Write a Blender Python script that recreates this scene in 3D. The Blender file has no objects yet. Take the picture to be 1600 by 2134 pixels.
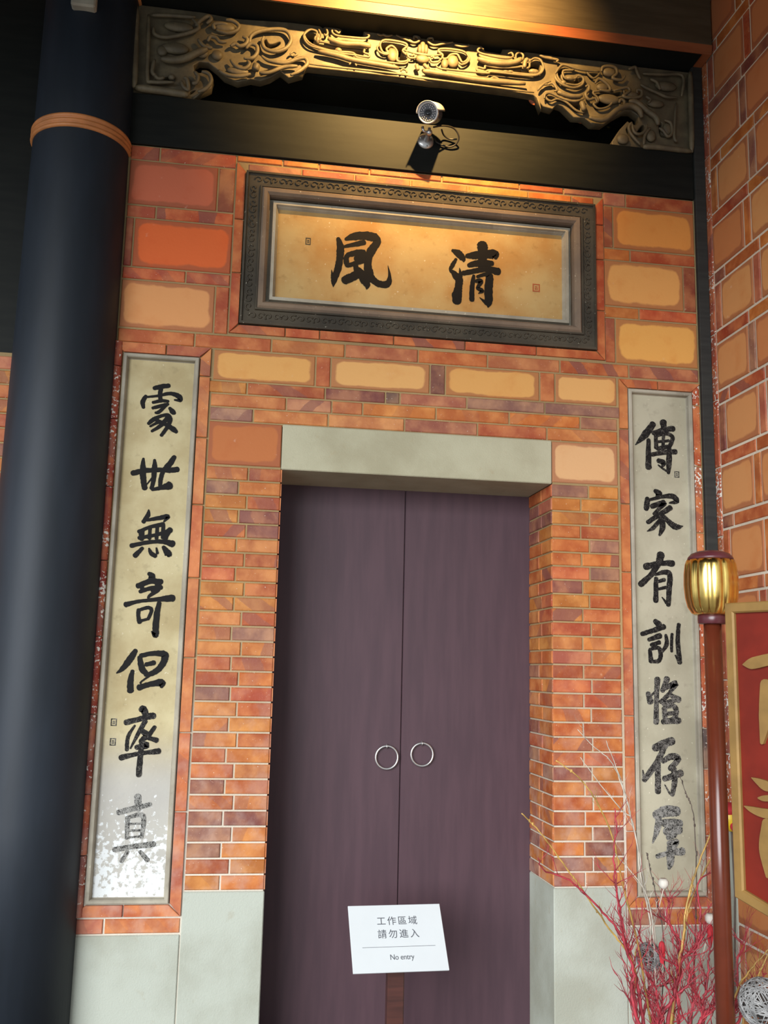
import bpy, math, random
from mathutils import Vector, Matrix

# ---------------------------------------------------------------- camera, sky, exposure
scene = bpy.context.scene
COL = scene.collection
EYE = Vector((0.0, -4.2, 1.62))
yaw, pitch, roll = (math.radians(a) for a in (8.5, 9.46, 1.34))
fw = Vector((math.sin(yaw)*math.cos(pitch), math.cos(yaw)*math.cos(pitch), math.sin(pitch)))
r0 = Vector((math.cos(yaw), -math.sin(yaw), 0.0))
u0 = r0.cross(fw)
rt = r0*math.cos(roll) + u0*math.sin(roll)
up = -r0*math.sin(roll) + u0*math.cos(roll)
cam_data = bpy.data.cameras.new('camera')
cam = bpy.data.objects.new('camera', cam_data)
COL.objects.link(cam)
cam_data.sensor_fit = 'VERTICAL'
cam_data.sensor_height = 36.0
cam_data.lens = 2000.0/2134.0*36.0
cam_data.clip_start = 0.05
m = Matrix((rt, up, -fw)).transposed().to_4x4()
m.translation = EYE
cam.matrix_world = m
scene.camera = cam

world = bpy.data.worlds.new('sky')
scene.world = world
world.use_nodes = True
bg = world.node_tree.nodes['Background']
bg.inputs['Color'].default_value = (0.80, 0.91, 1.0, 1)
bg.inputs['Strength'].default_value = 0.78

sun_d = bpy.data.lights.new('hazy_sun', 'SUN')
sun_d.energy = 4.2
sun_d.angle = math.radians(40)
sun_d.color = (0.95, 0.98, 1.0)
sun = bpy.data.objects.new('hazy_sun', sun_d)
COL.objects.link(sun)
sun.rotation_euler = Vector((0.62, 1.0, -0.25)).to_track_quat('-Z', 'Y').to_euler()

scene.view_settings.view_transform = 'Standard'
scene.view_settings.look = 'None'
scene.view_settings.gamma = 1.0
scene.view_settings.use_curve_mapping = False
scene.view_settings.exposure = 0.36

rng = random.Random(11)

# ---------------------------------------------------------------- helpers: objects
def link(o, parent=None):
    COL.objects.link(o)
    if parent is not None:
        o.parent = parent
    return o

def mesh(name, verts, faces, mat=None, parent=None, smooth=False, loc=None):
    me = bpy.data.meshes.new(name)
    me.from_pydata([tuple(v) for v in verts], [], faces)
    if mat: me.materials.append(mat)
    if smooth:
        me.polygons.foreach_set('use_smooth', [True]*len(me.polygons))
    me.validate(); me.update()
    o = bpy.data.objects.new(name, me)
    if loc is not None: o.location = loc
    return link(o, parent)

def empty(name, loc=(0, 0, 0), rz=0.0):
    o = bpy.data.objects.new(name, None)
    o.empty_display_size = 0.1
    o.location = loc; o.rotation_euler = (0, 0, rz)
    return link(o)

def tag(o, label, cat, group=None):
    o['label'] = label; o['category'] = cat
    if group: o['group'] = group
    return o

def structure(o, label=None):
    o['kind'] = 'structure'
    if label: o['label'] = label
    return o

class MB:
    """collects shapes into one mesh"""
    def __init__(s): s.v = []; s.f = []
    def add(s, v, f):
        n = len(s.v); s.v += [tuple(p) for p in v]; s.f += [tuple(i+n for i in q) for q in f]
        return s
    def box(s, x0, x1, y0, y1, z0, z1, b=0.0):
        if b <= 0:
            v = [(x, y, z) for x in (x0, x1) for y in (y0, y1) for z in (z0, z1)]
            f = [(0, 1, 3, 2), (4, 6, 7, 5), (0, 4, 5, 1), (2, 3, 7, 6), (0, 2, 6, 4), (1, 5, 7, 3)]
            return s.add(v, f)
        # chamfered box
        v = []; idx = {}
        for ax in range(3):
            for sx in (0, 1):
                for sy in (0, 1):
                    for sz in (0, 1):
                        c = [(x0, x1)[sx], (y0, y1)[sy], (z0, z1)[sz]]
                        d = [(b, -b)[sx], (b, -b)[sy], (b, -b)[sz]]
                        p = [c[k] + (0 if k == ax else d[k]) for k in range(3)]
                        idx[(ax, sx, sy, sz)] = len(v); v.append(p)
        f = []
        for ax in range(3):
            o = [k for k in range(3) if k != ax]
            for sd in (0, 1):
                q = []
                for a, bb in ((0, 0), (1, 0), (1, 1), (0, 1)):
                    t = [0, 0, 0]; t[ax] = sd; t[o[0]] = a; t[o[1]] = bb; q.append(idx[(ax, *t)])
                f.append(tuple(q))
        for ax in range(3):
            o = [k for k in range(3) if k != ax]
            for a in (0, 1):
                for bb in (0, 1):
                    t0 = [0, 0, 0]; t0[o[0]] = a; t0[o[1]] = bb
                    t1 = list(t0); t1[ax] = 1
                    f.append((idx[(o[0], *t0)], idx[(o[0], *t1)], idx[(o[1], *t1)], idx[(o[1], *t0)]))
        for sx in (0, 1):
            for sy in (0, 1):
                for sz in (0, 1):
                    f.append(tuple(idx[(ax, sx, sy, sz)] for ax in range(3)))
        return s.add(v, f)
    def tube(s, pts, rad, n=7, caps=True):
        pts = [Vector(p) for p in pts]
        if not isinstance(rad, (list, tuple)): rad = [rad]*len(pts)
        T = []
        for i in range(len(pts)):
            t = pts[min(i+1, len(pts)-1)] - pts[max(i-1, 0)]
            T.append(t.normalized() if t.length > 1e-9 else Vector((0, 0, 1)))
        a = Vector((0, 1, 0)) if abs(T[0].y) < 0.9 else Vector((1, 0, 0))
        nrm = (a - T[0]*a.dot(T[0])).normalized()
        v = []; f = []
        for i, p in enumerate(pts):
            nrm = nrm - T[i]*nrm.dot(T[i])
            nrm = nrm.normalized() if nrm.length > 1e-6 else T[i].orthogonal().normalized()
            bn = T[i].cross(nrm)
            for k in range(n):
                th = 2*math.pi*k/n
                v.append(p + (nrm*math.cos(th) + bn*math.sin(th))*rad[i])
        for i in range(len(pts)-1):
            for k in range(n):
                k2 = (k+1) % n
                f.append((i*n+k, i*n+k2, (i+1)*n+k2, (i+1)*n+k))
        if caps:
            f.append(tuple(range(n-1, -1, -1)))
            f.append(tuple((len(pts)-1)*n+k for k in range(n)))
        return s.add(v, f)
    def lathe(s, prof, n=32, cx=0, cy=0, cz=0, lobe=None):
        v = []; f = []
        for r, z in prof:
            for k in range(n):
                th = 2*math.pi*k/n
                rr = r*(lobe(th, z) if lobe else 1.0)
                v.append((cx+rr*math.cos(th), cy+rr*math.sin(th), cz+z))
        for i in range(len(prof)-1):
            for k in range(n):
                k2 = (k+1) % n
                f.append((i*n+k, i*n+k2, (i+1)*n+k2, (i+1)*n+k))
        f.append(tuple(range(n-1, -1, -1)))
        f.append(tuple((len(prof)-1)*n+k for k in range(n)))
        return s.add(v, f)
    def ball(s, c, rx, ry, rz, nu=12, nv=8):
        v = [(c[0], c[1], c[2]-rz)]; f = []
        for j in range(1, nv):
            ph = -math.pi/2 + math.pi*j/nv
            for k in range(nu):
                th = 2*math.pi*k/nu
                v.append((c[0]+rx*math.cos(ph)*math.cos(th), c[1]+ry*math.cos(ph)*math.sin(th), c[2]+rz*math.sin(ph)))
        v.append((c[0], c[1], c[2]+rz)); top = len(v)-1
        for k in range(nu):
            k2 = (k+1) % nu
            f.append((0, 1+k2, 1+k))
            for j in range(nv-2):
                a = 1+j*nu
                f.append((a+k, a+k2, a+nu+k2, a+nu+k))
            a = 1+(nv-2)*nu
            f.append((a+k, a+k2, top))
        return s.add(v, f)
    def xform(s, mtx):
        s.v = [tuple(mtx @ Vector(p)) for p in s.v]; return s
    def build(s, name, mat, parent=None, smooth=False, loc=None):
        return mesh(name, s.v, s.f, mat, parent, smooth, loc)

def spline(pts, k=5, closed=False):
    """Catmull-Rom through tuples of any length"""
    n = len(pts); out = []
    segs = n if closed else n-1
    for i in range(segs):
        if closed:
            p = [pts[(i+j-1) % n] for j in range(4)]
        else:
            p = [pts[max(i-1, 0)], pts[i], pts[i+1], pts[min(i+2, n-1)]]
        for s in range(k):
            t = s/k
            out.append(tuple(0.5*((2*p[1][d]) + (-p[0][d]+p[2][d])*t + (2*p[0][d]-5*p[1][d]+4*p[2][d]-p[3][d])*t*t
                             + (-p[0][d]+3*p[1][d]-3*p[2][d]+p[3][d])*t**3) for d in range(len(p[1]))))
    if not closed: out.append(tuple(pts[-1]))
    return out

def frame_sweep(mb, x0, x1, z0, z1, prof):
    """mitred frame: profile of (inset, y) swept round a rectangle in the XZ plane"""
    n = len(prof); v = []; f = []
    for i, y in prof:
        v += [(x0+i, y, z0+i), (x1-i, y, z0+i), (x1-i, y, z1-i), (x0+i, y, z1-i)]
    for j in range(n-1):
        for k in range(4):
            k2 = (k+1) % 4
            f.append((j*4+k, j*4+k2, (j+1)*4+k2, (j+1)*4+k))
    return mb.add(v, f)

# ---------------------------------------------------------------- helpers: materials
class NT:
    def __init__(s, name):
        s.m = bpy.data.materials.new(name); s.m.use_nodes = True
        s.t = s.m.node_tree; s.b = s.t.nodes['Principled BSDF']
    def n(s, typ, **kw):
        x = s.t.nodes.new(typ)
        for k, v in kw.items():
            if hasattr(x, k): setattr(x, k, v)
        return x
    def put(s, sock, v):
        if isinstance(v, bpy.types.NodeSocket): s.t.links.new(v, sock)
        elif isinstance(v, (tuple, list)) and len(v) == 3 and sock.type == 'RGBA': sock.default_value = (*v, 1)
        else: sock.default_value = v
    def math(s, op, a, b=0.0, c=None, clamp=False):
        x = s.n('ShaderNodeMath', operation=op); x.use_clamp = clamp
        s.put(x.inputs[0], a); s.put(x.inputs[1], b)
        if c is not None: s.put(x.inputs[2], c)
        return x.outputs[0]
    def mix(s, fac, a, b, mode='MIX'):
        x = s.n('ShaderNodeMix', data_type='RGBA', blend_type=mode)
        s.put(x.inputs[0], fac); s.put(x.inputs[6], a); s.put(x.inputs[7], b)
        return x.outputs[2]
    def noise(s, vec, scale, detail=3.0, rough=0.55):
        x = s.n('ShaderNodeTexNoise')
        s.put(x.inputs['Scale'], scale); s.put(x.inputs['Detail'], detail); s.put(x.inputs['Roughness'], rough)
        if vec is not None: s.put(x.inputs['Vector'], vec)
        return x.outputs['Fac']
    def step(s, v, a, b):
        x = s.n('ShaderNodeMapRange', interpolation_type='SMOOTHSTEP')
        s.put(x.inputs[0], v); s.put(x.inputs[1], a); s.put(x.inputs[2], b)
        return x.outputs[0]
    def coord(s, kind='Object'):
        return s.n('ShaderNodeTexCoord').outputs[kind]
    def pos(s):
        return s.n('ShaderNodeNewGeometry').outputs['Position']
    def sep(s, v):
        x = s.n('ShaderNodeSeparateXYZ'); s.put(x.inputs[0], v); return x.outputs
    def vadd(s, a, b):
        x = s.n('ShaderNodeVectorMath', operation='ADD'); s.put(x.inputs[0], a); s.put(x.inputs[1], b); return x.outputs[0]
    def vmul(s, a, b):
        x = s.n('ShaderNodeVectorMath', operation='MULTIPLY'); s.put(x.inputs[0], a); s.put(x.inputs[1], b); return x.outputs[0]
    def bump(s, h, strength=0.3, dist=0.005):
        x = s.n('ShaderNodeBump'); s.put(x.inputs['Strength'], strength); s.put(x.inputs['Distance'], dist)
        s.put(x.inputs['Height'], h); s.t.links.new(x.outputs[0], s.b.inputs['Normal'])
    def out(s, color, rough=0.7, metal=0.0, spec=None):
        s.put(s.b.inputs['Base Color'], color); s.put(s.b.inputs['Roughness'], rough); s.put(s.b.inputs['Metallic'], metal)
        if spec is not None: s.put(s.b.inputs['Specular IOR Level'], spec)
        return s.m

def simple(name, c, rough=0.6, metal=0.0, spec=None, var=0.15, scale=9.0, bump=0.0):
    t = NT(name); p = t.coord('Object')
    nz = t.noise(p, scale, 4)
    dark = tuple(x*(1-var*1.6) for x in c); lite = tuple(min(1, x*(1+var)) for x in c)
    col = t.mix(t.step(nz, 0.3, 0.7), dark, lite)
    if bump: t.bump(t.noise(p, scale*12, 3), bump, 0.003)
    return t.out(col, rough, metal, spec)

def brick_material(name='fired_brick', flakes=False):
    """fired clay: hue from the piece itself, kiln-smoke diagonals, mottling, pits"""
    t = NT(name)
    oi = t.n('ShaderNodeObjectInfo'); r = oi.outputs['Random']; base = oi.outputs['Color']
    off = t.n('ShaderNodeCombineXYZ')
    t.put(off.inputs[0], t.math('MULTIPLY', r, 37.0)); t.put(off.inputs[2], t.math('MULTIPLY', r, 91.0))
    p = t.vadd(t.coord('Object'), off.outputs[0])
    n1 = t.noise(p, 9.0, 3.0); n2 = t.noise(p, 60.0, 4.0)
    col = t.mix(t.step(n1, 0.35, 0.7), t.mix(1.0, base, (0.80, 0.66, 0.66), 'MULTIPLY'), t.mix(0.22, base, (0.86, 0.40, 0.14)))
    # slanted smoke bands
    s = t.sep(t.coord('Object'))
    slope = t.math('MULTIPLY', t.math('SUBTRACT', t.math('FRACT', t.math('MULTIPLY', r, 7.31)), 0.5), 3.0)
    u = t.math('ADD', t.math('MULTIPLY', s[2], slope), s[0])
    u = t.math('ADD', u, t.math('MULTIPLY', t.math('SUBTRACT', n1, 0.5), 0.05))
    ph = t.math('MULTIPLY', r, 53.0)
    w = t.math('SINE', t.math('ADD', t.math('MULTIPLY', u, t.math('ADD', 16.0, t.math('MULTIPLY', r, 26.0))), ph))
    band = t.step(w, 0.35, 0.46)
    has = t.math('GREATER_THAN', t.math('FRACT', t.math('MULTIPLY', r, 13.7)), 0.45)
    band = t.math('MULTIPLY', t.math('MULTIPLY', band, has), t.math('ADD', 0.06, t.math('MULTIPLY', t.math('POWER', t.math('FRACT', t.math('MULTIPLY', r, 29.3)), 2.0), 0.75)))
    col = t.mix(band, col, (0.20, 0.070, 0.055))
    col = t.mix(t.math('MULTIPLY', t.step(n2, 0.62, 0.75), 0.35), col, (0.62, 0.38, 0.24))
    # pale salts risen from the ground
    gp = t.pos(); gz = t.sep(gp)[2]; gn = t.noise(gp, 11.0, 4)
    salt = t.math('MULTIPLY', t.step(gz, 2.0, 0.8), t.step(gn, 0.42, 0.66))
    col = t.mix(t.math('MULTIPLY', salt, 0.30), col, (0.50, 0.36, 0.30))
    if flakes:
        fn = t.math('ADD', t.math('MULTIPLY', t.noise(gp, 70.0, 4), 0.7), t.math('MULTIPLY', t.noise(gp, 5.0, 2), 0.4))
        col = t.mix(t.step(fn, 0.62, 0.65), col, (0.66, 0.62, 0.55))
    # lime specks
    n3 = t.noise(p, 130.0, 2.0)
    col = t.mix(t.math('MULTIPLY', t.step(n3, 0.70, 0.74), 0.7), col, (0.75, 0.68, 0.58))
    t.bump(t.math('ADD', n2, t.math('MULTIPLY', n1, 0.8)), 0.35, 0.004)
    return t.out(col, 0.62, 0, 0.4)

def tile_material():
    """large slab tile: pale sanded field, darker irregular margin"""
    t = NT('sanded_tile')
    oi = t.n('ShaderNodeObjectInfo'); r = oi.outputs['Random']; base = oi.outputs['Color']
    off = t.n('ShaderNodeCombineXYZ')
    t.put(off.inputs[0], t.math('MULTIPLY', r, 41.0)); t.put(off.inputs[2], t.math('MULTIPLY', r, 17.0))
    p = t.vadd(t.coord('Object'), off.outputs[0])
    n1 = t.noise(p, 7.0, 4.0); n2 = t.noise(p, 70.0, 4.0)
    g = t.sep(t.coord('Generated'))
    ex = t.math('MULTIPLY', t.math('MINIMUM', g[0], t.math('SUBTRACT', 1.0, g[0])), 0.40)
    ez = t.math('MULTIPLY', t.math('MINIMUM', g[2], t.math('SUBTRACT', 1.0, g[2])), 0.20)
    ix = t.math('MAXIMUM', t.math('SUBTRACT', 0.055, ex), 0.0); iz = t.math('MAXIMUM', t.math('SUBTRACT', 0.055, ez), 0.0)
    d = t.math('SUBTRACT', 0.055, t.math('SQRT', t.math('ADD', t.math('MULTIPLY', ix, ix), t.math('MULTIPLY', iz, iz))))
    d = t.math('ADD', d, t.math('MULTIPLY', t.math('SUBTRACT', n1, 0.5), 0.045))
    msk = t.step(d, 0.012, 0.024)
    edge = t.mix(0.68, base, (0.29, 0.085, 0.040))
    col = t.mix(msk, edge, base)
    col = t.mix(t.math('MULTIPLY', t.step(n1, 0.5, 0.8), 0.5), col, t.mix(1.0, base, (0.85, 0.62, 0.45), 'MULTIPLY'))
    col = t.mix(t.math('MULTIPLY', t.step(t.noise(p, 22.0, 4), 0.66, 0.8), 0.4), col, (0.70, 0.52, 0.40))
    t.bump(n2, 0.25, 0.003)
    return t.out(col, 0.7, 0, 0.3)

def mortar_material(name, c, white):
    t = NT(name); p = t.pos(); s = t.sep(p)
    n1 = t.noise(p, 3.0, 4); n2 = t.noise(p, 120.0, 3)
    col = t.mix(t.step(n1, 0.35, 0.65), tuple(x*0.8 for x in c), c)
    low = t.step(t.math('ADD', s[2], t.math('MULTIPLY', n1, 1.2)), 2.6, 1.3)
    col = t.mix(t.math('MULTIPLY', low, white), col, (0.62, 0.57, 0.49))
    t.bump(n2, 0.5, 0.004)
    return t.out(col, 0.9, 0, 0.2)

def stone_material(name='dressed_stone', k=(1, 1, 1)):
    t = NT(name); p = t.pos()
    n1 = t.noise(p, 2.2, 5); n2 = t.noise(p, 160.0, 2); n3 = t.noise(p, 14.0, 4)
    col = t.mix(t.step(n1, 0.4, 0.68), (0.41, 0.43, 0.37), (0.32, 0.325, 0.265))
    col = t.mix(t.math('MULTIPLY', t.step(n3, 0.62, 0.72), 0.35), col, (0.33, 0.30, 0.22))
    col = t.mix(1.0, col, k, 'MULTIPLY')
    t.bump(n2, 0.35, 0.004)
    return t.out(col, 0.85, 0, 0.25)

def panel_material(name, c0, c1, lime):
    t = NT(name); p = t.pos(); s = t.sep(p)
    n1 = t.noise(p, 4.0, 5); n2 = t.noise(p, 26.0, 4); n3 = t.noise(p, 75.0, 3)
    col = t.mix(t.step(n1, 0.32, 0.68), c0, c1)
    col = t.mix(t.math('MULTIPLY', t.step(n2, 0.58, 0.75), 0.3), col, tuple(x*0.6 for x in c1))
    col = t.mix(t.math('MULTIPLY', t.step(n3, 0.68, 0.74), 0.45), col, (0.75, 0.70, 0.55))
    if lime:  # greyish-white foot: efflorescence, plus daylight put into the colour
        h = t.math('ADD', s[2], t.math('MULTIPLY', t.math('SUBTRACT', t.noise(p, 48.0, 5, 0.65), 0.5), 1.5))
        grey = t.step(s[2], 1.40, 1.10)
        col = t.mix(t.math('MULTIPLY', grey, 0.75), col, (0.40, 0.40, 0.40))
        col = t.mix(t.math('MULTIPLY', t.step(h, 0.90, 0.80), 0.9), col, (0.66, 0.68, 0.68))
    t.bump(t.math('ADD', n2, n3), 0.25, 0.004)
    return t.out(col, 0.8, 0, 0.3)

def ink_material(name, worn, under):
    t = NT(name); p = t.pos()
    n = t.noise(p, 260.0, 3); n2 = t.noise(p, 55.0, 4)
    k = t.math('MULTIPLY', t.step(t.math('ADD', t.math('MULTIPLY', n, 0.6), t.math('MULTIPLY', n2, 0.4)), 0.66-0.30*worn, 0.80-0.20*worn), 0.30+0.42*worn)
    col = t.mix(k, (0.008, 0.007, 0.007), under)
    return t.out(col, 0.65, 0, 0.15)

def wood_material(name, c0, c1, rough, spec=0.5, scale=4.0, axis=(1, 1, 12)):
    t = NT(name); p = t.vmul(t.pos(), axis)
    n = t.noise(p, scale, 5); n2 = t.noise(t.pos(), 40.0, 3)
    col = t.mix(t.step(n, 0.3, 0.7), c0, c1)
    t.bump(n2, 0.12, 0.002)
    return t.out(col, rough, 0, spec)

def carved_material():
    t = NT('carved_camphor_wood'); p = t.pos()
    n = t.noise(p, 14.0, 4); n2 = t.noise(p, 90.0, 3)
    col = t.mix(t.step(n, 0.35, 0.7), (0.105, 0.083, 0.050), (0.17, 0.135, 0.078))
    col = t.mix(t.math('MULTIPLY', t.step(n2, 0.6, 0.75), 0.5), col, (0.05, 0.042, 0.034))
    t.bump(n2, 0.2, 0.003)
    return t.out(col, 0.55, 0, 0.45)

M = {}
M['brick'] = brick_material()
M['brick_flaked'] = brick_material('flaking_painted_brick', True)
M['tile'] = tile_material()
M['mortar'] = mortar_material('tan_mortar', (0.36, 0.25, 0.12), 0.85)
M['mortar_side'] = mortar_material('lime_mortar', (0.66, 0.58, 0.46), 0.9)
M['stone'] = stone_material()
M['lintel'] = stone_material('warm_lintel_stone', (1.06, 0.95, 0.78))
M['panel_l'] = panel_material('cream_slab', (0.50, 0.425, 0.25), (0.37, 0.29, 0.15), True)
M['panel_r'] = panel_material('grey_slab', (0.42, 0.39, 0.29), (0.33, 0.305, 0.22), False)
M['panel_p'] = panel_material('ochre_slab', (0.46, 0.32, 0.135), (0.38, 0.20, 0.060), False)
M['ink'] = ink_material('black_ink', 0.05, (0.10, 0.09, 0.08))
M['ink_mid'] = ink_material('greyed_ink', 0.55, (0.22, 0.20, 0.17))
M['ink_faded'] = ink_material('faded_ink', 0.95, (0.40, 0.39, 0.36))
M['ink_grey'] = ink_material('grey_ink', 0.8, (0.30, 0.28, 0.25))
M['stone_frame'] = panel_material('grey_frame', (0.42, 0.38, 0.30), (0.26, 0.23, 0.18), False)
M['dark_frame'] = panel_material('sooty_frame', (0.085, 0.068, 0.046), (0.042, 0.035, 0.026), False)
M['mould'] = panel_material('worn_moulding', (0.24, 0.17, 0.115), (0.16, 0.115, 0.085), False)
M['black_wood'] = wood_material('black_lacquered_wood', (0.010, 0.011, 0.009), (0.006, 0.007, 0.006), 0.6, 0.2, axis=(1, 1, 9))
M['column'] = wood_material('black_painted_column', (0.016, 0.0215, 0.031), (0.010, 0.0135, 0.019), 0.55, 0.3, 2.0, (3, 3, 0.6))
M['post_black'] = wood_material('charcoal_post', (0.036, 0.036, 0.033), (0.026, 0.026, 0.024), 0.6, 0.25)
M['beam_face'] = wood_material('olive_brown_beam', (0.10, 0.075, 0.045), (0.075, 0.055, 0.032), 0.5, 0.4, axis=(1, 1, 9))
M['beam_edge'] = wood_material('red_beam_edge', (0.34, 0.10, 0.035), (0.25, 0.07, 0.025), 0.5, 0.4, axis=(1, 1, 9))
M['door'] = wood_material('plum_brown_door', (0.072, 0.036, 0.046), (0.056, 0.028, 0.037), 0.5, 0.4, 3.0, (7, 1, 0.7))
M['carve'] = carved_material()
M['carve_red'] = simple('red_stained_wood', (0.34, 0.09, 0.03), 0.6)
M['band'] = simple('orange_painted_band', (0.55, 0.20, 0.06), 0.5)
M['steel'] = simple('brushed_steel', (0.62, 0.61, 0.60), 0.32, 0.9, var=0.05)
M['silver'] = simple('silver_paint', (0.72, 0.72, 0.72), 0.35, 0.3, var=0.05)
M['smoke'] = simple('smoked_face', (0.10, 0.10, 0.115), 0.25, var=0.05)
M['led'] = simple('clear_diode', (0.85, 0.85, 0.85), 0.2, var=0.02)
M['lens'] = simple('dark_lens', (0.02, 0.022, 0.026), 0.08, var=0.02)
M['rubber'] = simple('black_rubber', (0.02, 0.018, 0.015), 0.5)
M['gold'] = simple('gilt', (0.80, 0.55, 0.16), 0.22, 1.0, var=0.10, scale=16)
M['gold_paint'] = simple('gold_paint', (0.27, 0.155, 0.045), 0.5, 0.2, var=0.12)
M['maroon'] = simple('maroon_lacquer', (0.085, 0.020, 0.026), 0.3, 0, 0.5)
M['lacquer'] = simple('red_brown_lacquer', (0.105, 0.021, 0.009), 0.25, 0, 0.5, var=0.08)
M['board_red'] = simple('vermilion_lacquer', (0.155, 0.013, 0.006), 0.5, 0, 0.3, var=0.1)
M['white'] = simple('white_acrylic', (0.60, 0.63, 0.64), 0.4, var=0.01)
M['print'] = simple('grey_print', (0.09, 0.095, 0.11), 0.6, var=0.02)
M['post_wood'] = wood_material('worn_red_post', (0.075, 0.024, 0.018), (0.045, 0.016, 0.013), 0.35)
M['red_twig'] = simple('red_dyed_twig', (0.36, 0.035, 0.050), 0.6, var=0.3, scale=20)
M['yellow_twig'] = simple('yellow_willow', (0.46, 0.28, 0.07), 0.5, var=0.3, scale=14)
M['white_twig'] = simple('bleached_twig', (0.50, 0.46, 0.38), 0.6, var=0.2, scale=20)
M['dark_twig'] = simple('dark_twig', (0.10, 0.075, 0.06), 0.7, var=0.2, scale=20)
M['rattan'] = simple('grey_rattan', (0.26, 0.255, 0.25), 0.6, var=0.3, scale=30)
M['cotton'] = simple('white_pod', (0.55, 0.52, 0.46), 0.7, var=0.08, scale=30)
M['red_felt'] = simple('red_felt', (0.45, 0.02, 0.03), 0.8, var=0.15)
M['yellow_glaze'] = simple('yellow_silk', (0.72, 0.50, 0.02), 0.4, var=0.1)
M['vase'] = simple('brown_stoneware', (0.12, 0.07, 0.045), 0.35, var=0.2)
M['floor'] = simple('grey_paving', (0.33, 0.32, 0.30), 0.8, var=0.15, scale=2)
M['ceiling'] = wood_material('dark_ceiling_boards', (0.050, 0.040, 0.030), (0.034, 0.027, 0.020), 0.7, 0.3)
M['plaster'] = simple('pale_plaster', (0.45, 0.42, 0.37), 0.9, var=0.1, scale=2)

# clay hues (linear)
ORANGE = [(0.50, 0.145, 0.030), (0.53, 0.165, 0.030), (0.46, 0.120, 0.029), (0.55, 0.200, 0.038), (0.42, 0.105, 0.030), (0.49, 0.180, 0.048), (0.52, 0.210, 0.035)]
PURPLE = [(0.26, 0.105, 0.080), (0.23, 0.075, 0.062), (0.29, 0.155, 0.115)]
REDS = [(0.47, 0.095, 0.035), (0.42, 0.080, 0.032), (0.50, 0.115, 0.042), (0.44, 0.14, 0.085)]
TAN = [(0.74, 0.40, 0.125), (0.70, 0.37, 0.115), (0.76, 0.43, 0.155)]
def clay(purple=0.13, red=0.1):
    k = rng.random()
    c = rng.choice(PURPLE) if k < purple else rng.choice(REDS) if k < purple+red else rng.choice(ORANGE)
    j = rng.uniform(0.88, 1.10)
    return tuple(min(1, x*j) for x in c)

# ---------------------------------------------------------------- bricks
BRICK_CACHE = {}
def brick_mesh(name, w, h, d, mat, round_=False):
    key = (round(w, 3), round(h, 3), d, mat.name, round_)
    if key in BRICK_CACHE: return BRICK_CACHE[key]
    w, h = key[0]/2, key[1]/2
    v = []; f = []
    if not round_:
        b = min(0.0035, h*0.3, w*0.3)
        rows = [(0, d), (0, b), (b, 0.0)]
        for ins, y in rows:
            v += [(-w+ins, y, -h+ins), (w-ins, y, -h+ins), (w-ins, y, h-ins), (-w+ins, y, h-ins)]
        for j in range(2):
            for k in range(4):
                k2 = (k+1) % 4
                f.append((j*4+k, j*4+k2, j*4+4+k2, j*4+4+k))
        f.append((8, 9, 10, 11))
    else:       # half-round moulding brick, its length along the longer side
        lon, sh = (h, w) if h > w else (w, h)
        n = 8
        for e in (-1, 1):
            for k in range(n+1):
                a = math.pi*k/n
                s, y = -sh*math.cos(a), -sh*0.75*math.sin(a)
                v.append((s, y, e*lon) if h > w else (e*lon, y, s))
            v.append((sh, d, e*lon) if h > w else (e*lon, d, sh))
            v.append((-sh, d, e*lon) if h > w else (e*lon, d, -sh))
        q = n+3
        for k in range(q):
            k2 = (k+1) % q
            f.append((k, k2, q+k2, q+k) if h > w else (k2, k, q+k, q+k2))
        f.append(tuple(range(q))[::-1] if h > w else tuple(range(q)))
        f.append(tuple(range(q, 2*q)) if h > w else tuple(range(q, 2*q))[::-1])
    me = bpy.data.meshes.new(name); me.from_pydata(v, [], f); me.materials.append(mat); me.update()
    BRICK_CACHE[key] = me
    return me

def brick(parent, u0, u1, z0, z1, color=None, name='brick', mat='brick', face='front', plane=0.0, d=0.06, joint=0.0075, proud=None, round_=False):
    """face front: plane is y, u is x.  face west: looks to -X, plane is x, u is y."""
    g = joint/2
    w, h = u1-u0-2*g, z1-z0-2*g
    me = brick_mesh(name, w, h, d, M[mat], round_)
    o = bpy.data.objects.new(name, me)
    p = rng.uniform(-0.0022, 0.0012) if proud is None else proud
    uc, zc = (u0+u1)/2, (z0+z1)/2
    if face == 'front': o.location = (uc, plane+p, zc)
    elif face == 'west': o.location = (plane+p, uc, zc); o.rotation_euler = (0, 0, -math.pi/2)
    elif face == 'east': o.location = (plane-p, uc, zc); o.rotation_euler = (0, 0, math.pi/2)
    k = (0.88, 0.82, 0.78) if color else (1, 1, 1)
    o.color = (*[a*b for a, b in zip(color or clay(), k)], 1)
    return link(o, parent)

def mitre_brick(parent, quad, color, name='brick', y0=-0.002, d=0.05):
    """four-cornered brick with cut ends, corners (x, z) anticlockwise"""
    cx = sum(p[0] for p in quad)/4; cz = sum(p[1] for p in quad)/4
    v = []
    for ins, y in ((1.0, d), (1.0, 0.003), (0.0, 0.0)):
        for x, z in quad:
            dx, dz = x-cx, z-cz
            L = math.hypot(dx, dz)
            k = 1.0 if ins else (1-0.003/L)
            v.append((dx*k, y, dz*k))
    f = []
    for j in range(2):
        for k in range(4):
            k2 = (k+1) % 4
            f.append((j*4+k, j*4+k2, j*4+4+k2, j*4+4+k))
    f.append((8, 9, 10, 11))
    o = mesh(name, v, f, M['brick'], parent, loc=(cx, y0, cz)); o.color = (color[0]*.88, color[1]*.82, color[2]*.78, 1)
    return o

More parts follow.
